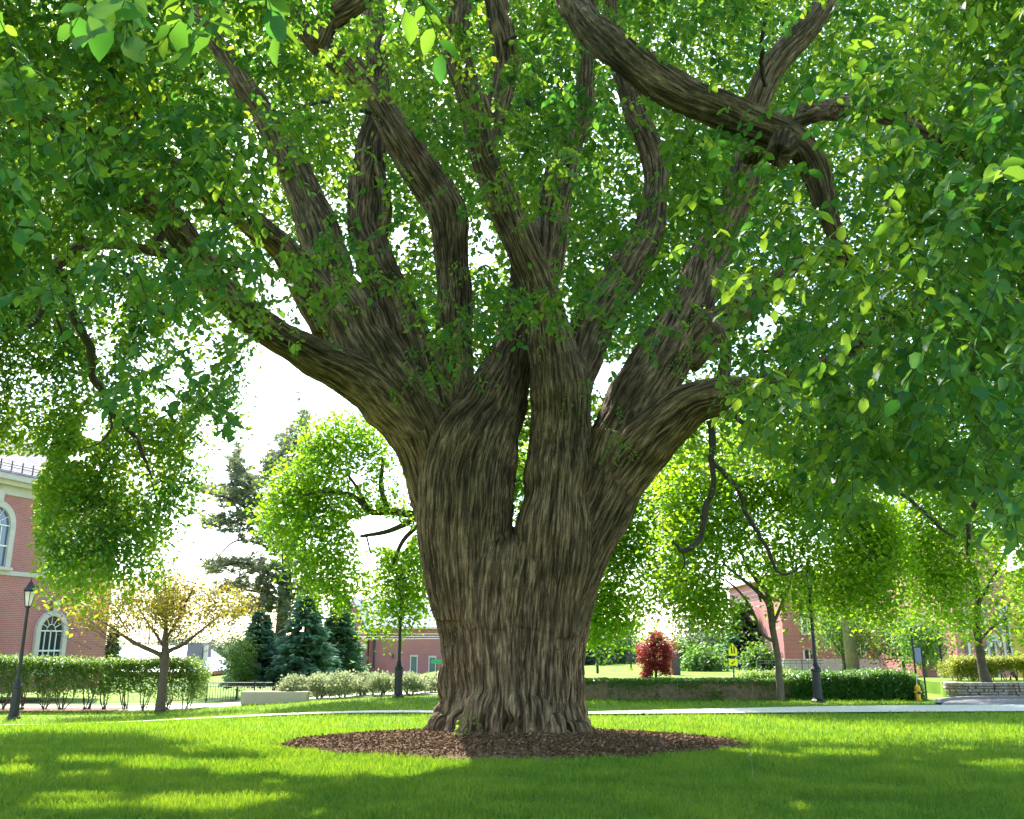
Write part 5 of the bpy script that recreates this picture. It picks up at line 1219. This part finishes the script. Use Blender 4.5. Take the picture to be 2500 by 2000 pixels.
# ---------------- hedges
def box_hedge(name, label, xa, xb, ya, yb, z0, z1, m, n, size, stems=0, tone=.5, open_bottom=0.0, cat='hedge', zg=0.0, sig=.07, lump=.16, toptone=None, topmat=None):
    t = thing(name, ((xa + xb) / 2, (ya + yb) / 2, zg), label, cat)
    k = n; f = rng.random(k)
    x = rng.uniform(xa, xb, k); y = np.where(f < .55, ya + rng.exponential(.06, k), rng.uniform(ya, yb, k)); z = np.where(f < .55, z0 + (z1 - z0) * rng.random(k) ** (.75 if stems else 1), z1 - rng.exponential(.07, k))
    e = (f > .9); x = np.where(e, np.where(rng.random(k) < .5, xa, xb) + rng.normal(0, .05, k), x); z = np.where(e, rng.uniform(z0, z1, k), z)
    B = np.stack([x, y, z], 1); L = fbm(B * 2.2, 301, 3) - .5; L2 = fbm(B * .7, 302, 2) - .5
    B[:, 1] -= L * lump * 2; B[:, 2] += L2 * lump * 1.6 + L * lump * .7
    rr_ = np.minimum(np.minimum(B[:, 0] - xa, xb - B[:, 0]), .35); B[:, 2] -= np.where(B[:, 2] > z1 - .4, (.35 - rr_) ** 2 * 1.6, 0)
    if open_bottom: 
        lowcut = z0 + open_bottom * (fbm(np.stack([x * 1.5, x * 0, x * 0], 1), 9, 2)); B = B[B[:, 2] > lowcut]
    foliage('foliage', [leafset(B, 'dia', size, 5, sig, tone)], m, t)
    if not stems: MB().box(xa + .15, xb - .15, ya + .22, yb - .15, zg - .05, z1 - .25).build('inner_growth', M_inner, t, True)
    if stems:
        s = MB(); r2 = random.Random(8)
        for k in range(stems):
            bx = xa + (k + .5) / stems * (xb - xa) + r2.uniform(-.12, .12)
            for j in range(r2.randint(4, 6)):
                by = (ya + yb) / 2 + r2.uniform(-.18, .18); tx, ty = bx + r2.uniform(-.4, .4), by + r2.uniform(-.3, .3)
                s.tube([(bx + r2.uniform(-.08, .08), by, zg - .05), (bx * .5 + tx * .5 + r2.uniform(-.06, .06), by, zg + (z0 - zg) * .8), (tx, ty, zg + (z1 - zg) * .75)], [.024, .019, .008], 5)
        s.build('stems', M_trunkd, t, True)
    return t
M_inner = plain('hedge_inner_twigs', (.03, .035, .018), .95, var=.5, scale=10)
M_hl = leafmat('privet_leaf', (.05, .125, .02), (.10, .20, .035), (.16, .32, .02), (.36, .50, .05), .4, .4)
M_hr = leafmat('laurel_leaf', (.03, .105, .02), (.07, .18, .03), (.10, .28, .02), (.26, .46, .04), .38, .35)
M_hy = leafmat('yellow_hedge_leaf', (.12, .17, .015), (.24, .26, .025), (.28, .36, .01), (.52, .52, .03), .38, .45)
zg = -.5
box_hedge('hedge', 'long clipped bright green hedge on bare dark stems before the brick hall at left', X(-60, 31.6), X(488, 31.6), 31.0, 32.3, zg + .38, zat(1612, 31.3), M_hl, 9000, .075, 11, .55, .35, zg=zg)
tag(MB().box(X(-60, 31.6), X(300, 31.6), 30.7, 32.6, zg - .05, zg + .03).build('planting_bed', M_mulch, None), kind='structure')
box_hedge('dark_hedge', 'dense dark green clipped hedge right of the forked tree and behind the lamp', X(1915, 28.9), X(2232, 28.9), 28.5, 29.9, .0, zat(1648, 28.6), M_hr, 7000, .07, 0, .42)
box_hedge('low_hedge', 'thin band of yellow-green hedge top rising behind the ivy wall', X(1800, 30), X(1945, 30), 29.3, 30.4, .2, zat(1641, 29.6), M_hl, 2200, .07, 0, .8)
box_hedge('yellow_hedge', 'clipped yellow-green hedge in the raised bed behind the tree at the right edge', X(2318, 33), X(2640, 33), 32.6, 33.8, .40, zat(1611, 32.8), M_hy, 6000, .07, 8, .6, .5, zg=.35)
# pale rounded shrubs
M_var = leafmat('variegated_leaf', (.22, .27, .13), (.46, .49, .30), (.28, .36, .14), (.55, .58, .32), .35, .5)
shr = [(712, 31.9, 66, 1658, 'leftmost of the pale rounded shrubs, standing over the concrete bench'), (780, 32.6, 84, 1650, 'second pale rounded shrub from the concrete bench'), (835, 32.2, 92, 1648, 'largest of the pale rounded shrubs, broad and full'), (885, 33.0, 74, 1656, 'pale rounded shrub between the largest one and the lamp post'),
       (932, 32.3, 78, 1652, 'pale rounded shrub directly left of the lamp post'), (1000, 32.0, 88, 1652, 'pale rounded shrub directly right of the lamp post'), (1058, 33.0, 70, 1658, 'pale rounded shrub half hidden by the left side of the old trunk')]
for px, Y, w, top, lab in shr:
    x, y, z0 = gp(px, Y); s = Y * CT / F; R = w / 2 * s; h = zat(top, Y) - z0
    t = thing('rounded_shrub', (x, y, z0), lab, 'shrub', 'pale rounded shrubs in a row')
    n = 520; q = unit(n); q[:, 2] = np.abs(q[:, 2]) * 1.0; q *= (rng.random(n) ** .33)[:, None]
    B = q * np.array([R * 1.05, R, h - .22]) + np.array([x, y, z0 + .22]); B += (fbm(B * 2.5, 5, 2)[:, None] - .5) * .3
    D = leafset(B, 'dia', .085, 7, .07, .5); Dd = (D[0] - np.array([x, y, z0 - .3])); Dd = Dd / np.linalg.norm(Dd, axis=1, keepdims=True) + rng.normal(size=Dd.shape) * .5
    foliage('foliage', [(D[0], Dd, D[2], D[3], 'dia', D[5])], M_var, t)
    st = MB(); r2 = random.Random(int(px))
    for k in range(14):
        a = r2.uniform(0, 6.28); rr_ = r2.uniform(.2, .8) * R
        st.tube([(.08 * math.cos(a), .08 * math.sin(a), 0), (rr_ * .6 * math.cos(a), rr_ * .6 * math.sin(a), h * .35), (rr_ * math.cos(a), rr_ * math.sin(a), h * .75)], [.015, .012, .005], 4)
    st.build('stems', M_trunk, t)

# ---------------- conifers
M_blue = leafmat('blue_spruce_needle', (.09, .19, .12), (.21, .34, .22), (.17, .36, .19), (.34, .54, .30), .5, .6, .3)
M_green = leafmat('green_spruce_needle', (.06, .14, .085), (.14, .24, .13), (.16, .32, .13), (.30, .48, .2), .5, .6, .3)
def spruce(px, Y, base, top, w, label, m, n_t=20, z=None, tone=.5, group=None, seed=1):
    x, y, z0 = gp(px, Y); z0 = zat(base, Y) if z is None else z
    t = thing('spruce', (x, y, z0), label, 'tree', group)
    h = zat(top, Y) - z0; R = w / 2 * Y * CT / F
    MB().tube([(0, 0, 0), (0, 0, h * .97)], [.03 * h, .01], 8).build('trunk', M_trunkd, t)
    P, D, U = [], [], []; r2 = np.random.default_rng(seed)
    for i in range(n_t):
        f = i / n_t; zt_ = h * (.04 + .95 * f); rr_ = R * (1 - f) ** .85 * 1.05 + .1; nb = int(9 + 7 * (1 - f))
        for b_ in range(nb):
            a = r2.uniform(0, 6.283); L = rr_ * r2.uniform(.72, 1.12); k = int(10 + 26 * (1 - f))
            u = r2.random(k) ** .7; c, s_ = math.cos(a), math.sin(a); side = r2.normal(0, .14, k) * L * (1.15 - u) + r2.normal(0, .05, k)
            zz = zt_ - .16 * L * u + .10 * L * u * u + r2.normal(0, .05, k)
            P.append(np.stack([x + c * L * u - s_ * side, y + s_ * L * u + c * side, z0 + zz], 1))
            sp_ = np.sign(side) * .55; D.append(np.stack([c - s_ * sp_, s_ + c * sp_, r2.normal(-.12, .25, k)], 1))
    P, D = np.concatenate(P), np.concatenate(D); U = np.array([0, 0, 1.0]) + r2.normal(size=P.shape) * .35
    foliage('needles', [(P, D, U, .12 * R * r2.uniform(.6, 1.5, len(P)) + .14, 'needle' if False else 'dia', np.clip(r2.normal(tone, .28, len(P)), 0, 1))], m, t)
spruce(738, 47, 1668, 1448, 165, 'large blue-green spruce between the pine trunk and the low brick building', M_blue, 22, seed=2)
spruce(627, 48, 1672, 1486, 128, 'smaller blue spruce behind the iron fence, left of the pine trunk', M_blue, 20, tone=.4, seed=3)
spruce(826, 52, 1665, 1448, 132, 'darker green spruce touching the corner of the low brick building', M_green, 20, seed=4)
spruce(1822, 66, 1655, 1462, 150, 'tall dark spruce right of the yellow school crossing sign', M_green, 20, seed=5, tone=.35)
spruce(268, 56, 1640, 1520, 40, 'dark narrow evergreen at the right corner of the brick hall', M_green, 14, seed=6)
ball_tree(580, 46, 1668, 1545, 74, 5, 'yellow-green bushy tree leaning on the smaller blue spruce', M_hl, 240, .12, name='bushy_tree', tone=.8)
# white pine
Yp = 52.0
M_pine = leafmat('pine_needle', (.10, .14, .085), (.22, .24, .13), (.16, .21, .10), (.34, .37, .18), .4, .6, .3)  # needles paled and greyed, haze and glare put into their colour
t = thing('white_pine', gp(680, Yp), 'tall open white pine with grey-green layered boughs behind the spruces', 'tree')
PB = [[(678, 1690, 30, Yp), (683, 1600, 28, Yp), (690, 1480, 28, Yp), (696, 1430, 26, Yp), (700, 1380, 22, Yp), (690, 1330, 18, Yp), (660, 1270, 15, Yp), (625, 1210, 12, Yp), (600, 1160, 9, Yp), (580, 1120, 5, Yp)],
 [(700, 1390, 20, Yp), (725, 1300, 16, Yp), (735, 1200, 13, Yp), (735, 1110, 10, Yp), (738, 1010, 4, Yp)],
 [(690, 1430, 12, Yp), (640, 1390, 10, Yp - .5), (590, 1375, 7, Yp - 1), (530, 1385, 4, Yp - 1.3)], [(650, 1290, 10, Yp), (600, 1240, 8, Yp - .4), (550, 1215, 5, Yp - .8), (500, 1200, 3, Yp - 1)],
 [(670, 1345, 9, Yp), (610, 1320, 7, Yp + .5), (560, 1330, 4, Yp + .8), (505, 1400, 3, Yp + 1)], [(690, 1470, 10, Yp), (650, 1450, 8, Yp - .6), (600, 1440, 5, Yp - 1)], [(700, 1470, 9, Yp), (740, 1430, 6, Yp + .3), (770, 1400, 4, Yp + .5)],
 [(733, 1210, 7, Yp), (690, 1150, 5, Yp), (665, 1110, 3, Yp)], [(735, 1170, 6, Yp), (700, 1090, 4, Yp), (690, 1050, 2, Yp)], [(640, 1240, 6, Yp), (600, 1250, 4, Yp), (540, 1275, 3, Yp)]]
limbs_into(t, PB, M_trunkd)
tf = [(580, 1120, 14, 50), (572, 1150, 20, 40), (590, 1185, 40, 40), (605, 1225, 60, 40), (525, 1195, 46, 16), (500, 1195, 24, 10), (560, 1215, 40, 22), (520, 1275, 40, 16), (560, 1280, 45, 22), (600, 1260, 40, 25), (640, 1300, 55, 35), (535, 1380, 50, 16), (520, 1390, 30, 12), (600, 1375, 60, 24), (650, 1400, 60, 30), (600, 1430, 70, 20), (560, 1440, 40, 16), (650, 1460, 50, 25),
      (740, 1030, 14, 40), (735, 1075, 26, 40), (715, 1070, 20, 40), (690, 1090, 22, 40), (665, 1115, 16, 40), (700, 1140, 44, 40), (740, 1140, 36, 40), (690, 1180, 40, 30), (660, 1160, 24, 24), (740, 1210, 50, 44), (680, 1235, 44, 36), (730, 1290, 60, 40), (690, 1330, 50, 36), (740, 1370, 60, 40), (700, 1430, 60, 34), (750, 1440, 50, 30), (620, 1180, 24, 26), (640, 1480, 60, 24), (700, 1500, 50, 26), (590, 1490, 46, 20)]
P, D = [], []
for px, py, rx, ry in tf:
    k = int(10 + rx * ry / 40); xx = px + rng.normal(0, .5, k) * rx; yy = py + rng.normal(0, .5, k) * ry; c = at(xx, yy, Yp + rng.normal(0, 1.1, k))
    m_ = 24; P.append(np.repeat(c, m_, 0)); d = unit(k * m_); d[:, 2] = d[:, 2] * .6 + .35; D.append(d)
P, D = np.concatenate(P), np.concatenate(D); U = unit(len(P))
foliage('needles', [(P, D, U, rng.uniform(.24, .48, len(P)), 'needle', np.clip(rng.normal(.45, .28, len(P)), 0, 1))], M_pine, t)
# red japanese maple
M_rm = leafmat('red_maple_leaf', (.15, .016, .016), (.30, .04, .03), (.32, .03, .02), (.55, .09, .05), .4, .45, .4)
Yj = 48.0; x0, y0, z0 = gp(1600, Yj); z0 = -.5
t = thing('red_maple', (x0, y0, z0), 'small upright tree with dense deep red leaves beyond the ivy wall', 'tree')
MB().tube([(0, 0, 0), (.05, 0, .8), (0, .1, 1.8), (.1, 0, 2.6)], [.07, .06, .045, .02], 8).build('trunk', M_trunkd, t, False, True)
bl = [(1600, 1565, 30, 18), (1580, 1580, 28, 18), (1622, 1580, 26, 18), (1600, 1595, 36, 18), (1575, 1605, 20, 14), (1630, 1600, 22, 20), (1585, 1625, 22, 16), (1610, 1620, 24, 16), (1578, 1645, 14, 12), (1625, 1632, 20, 14), (1600, 1552, 18, 10)]
B = np.concatenate([at(px + rng.normal(0, .38, 90) * rx, py + rng.normal(0, .42, 90) * ry, Yj + rng.normal(0, .35, 90)) for px, py, rx, ry in bl])
foliage('crown', [leafset(B, 'dia', .10, 12, .09, .5)], M_rm, t)
# far trees
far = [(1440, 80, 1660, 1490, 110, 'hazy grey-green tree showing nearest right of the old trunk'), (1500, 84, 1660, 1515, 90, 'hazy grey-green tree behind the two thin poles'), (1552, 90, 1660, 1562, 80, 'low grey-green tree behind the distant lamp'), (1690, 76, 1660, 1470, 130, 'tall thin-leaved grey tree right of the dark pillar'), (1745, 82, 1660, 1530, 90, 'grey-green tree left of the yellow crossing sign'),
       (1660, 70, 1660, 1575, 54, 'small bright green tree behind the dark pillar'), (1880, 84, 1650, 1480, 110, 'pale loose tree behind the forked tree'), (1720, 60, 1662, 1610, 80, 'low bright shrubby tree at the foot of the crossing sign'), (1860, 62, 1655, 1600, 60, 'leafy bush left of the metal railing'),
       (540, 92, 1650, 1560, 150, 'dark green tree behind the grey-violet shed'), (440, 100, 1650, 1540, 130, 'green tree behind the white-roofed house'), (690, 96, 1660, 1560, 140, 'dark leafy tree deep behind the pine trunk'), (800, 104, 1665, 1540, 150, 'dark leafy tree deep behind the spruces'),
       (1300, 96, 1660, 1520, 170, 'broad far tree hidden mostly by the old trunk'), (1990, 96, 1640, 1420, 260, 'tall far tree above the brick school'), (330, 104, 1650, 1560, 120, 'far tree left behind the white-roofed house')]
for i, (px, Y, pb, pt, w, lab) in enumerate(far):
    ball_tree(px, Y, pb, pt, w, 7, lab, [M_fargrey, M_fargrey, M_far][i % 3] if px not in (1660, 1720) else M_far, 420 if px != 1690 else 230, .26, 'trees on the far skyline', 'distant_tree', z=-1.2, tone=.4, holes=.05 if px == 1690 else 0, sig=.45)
# low grassy bank beyond the ivy wall
bk = MB(); bk.add([(X(1380, 52), 50, -.8), (X(1720, 52), 50, -.8), (X(1720, 60), 60, zat(1650, 60)), (X(1380, 60), 60, zat(1641, 60)), (X(1720, 75), 75, -1.2), (X(1380, 75), 75, -1.2)], [(0, 1, 2, 3), (3, 2, 4, 5)])
tag(bk.build('grassy_bank', M_lawn, None), kind='structure')
# seedlings at the foot of the ivy wall
for px, s_, lab in ((1742, .30, 'leafy pale weed clump at the foot of the ivy wall'),):
    x, y, z = gp(px, 28.45); t = thing('weed', (x, y, 0), lab, 'plant')
    B = np.array([x, y, .14]) + rng.normal(size=(40, 3)) * np.array([.12, .04, .09]); foliage('leaves', [leafset(B, 'dia', .07, 5, .04, .8)], M_hl, t); MB().tube([(0, 0, 0), (0, 0, .25)], .008, 5).build('stem', M_stalk, t)
# ================================================================== LIGHT, SKY, CAMERA
SUN_EL, SUN_AZ = math.radians(48), math.radians(-21)      # azimuth measured from +Y towards +X
w = bpy.data.worlds.new('World'); SC.world = w; w.use_nodes = True
nt = w.node_tree; bg = nt.nodes['Background']
sky = nt.nodes.new('ShaderNodeTexSky'); sky.sky_type = 'NISHITA'; sky.sun_disc = False
sky.sun_elevation = SUN_EL; sky.sun_rotation = SUN_AZ; sky.dust_density = 1.2; sky.air_density = 1.0
nt.links.new(sky.outputs[0], bg.inputs[0]); bg.inputs[1].default_value = .15
sd = bpy.data.lights.new('sun', 'SUN'); sd.energy = 3.3; sd.angle = math.radians(.55); sd.color = (1, .95, .86)
so = bpy.data.objects.new('sun', sd); COL.objects.link(so)
d = Vector((math.sin(SUN_AZ) * math.cos(SUN_EL), math.cos(SUN_AZ) * math.cos(SUN_EL), math.sin(SUN_EL)))
so.rotation_euler = d.to_track_quat('Z', 'Y').to_euler(); so.location = (-15, 40, 40)
cd = bpy.data.cameras.new('camera'); cd.sensor_width = 36; cd.sensor_fit = 'HORIZONTAL'; cd.lens = F / 2500 * 36; cd.clip_end = 3000; cd.clip_start = .05
co = bpy.data.objects.new('camera', cd); COL.objects.link(co); co.location = (0, 0, 1.6); co.rotation_euler = (math.pi / 2 + T, 0, 0)
SC.camera = co
SC.view_settings.view_transform = 'Standard'; SC.view_settings.look = 'None'; SC.view_settings.gamma = 1; SC.view_settings.exposure = 2.25
SC.render.engine = 'CYCLES'
cy = SC.cycles
cy.max_bounces = 8; cy.diffuse_bounces = 6; cy.glossy_bounces = 2; cy.transmission_bounces = 4; cy.transparent_max_bounces = 4; cy.caustics_reflective = False; cy.caustics_refractive = False
cy.sample_clamp_indirect = 6; cy.use_adaptive_sampling = True; cy.adaptive_threshold = .02
try:
    cy.use_denoising = True; cy.denoiser = 'OPENIMAGEDENOISE'; cy.denoising_input_passes = 'RGB_ALBEDO_NORMAL'
except Exception: pass
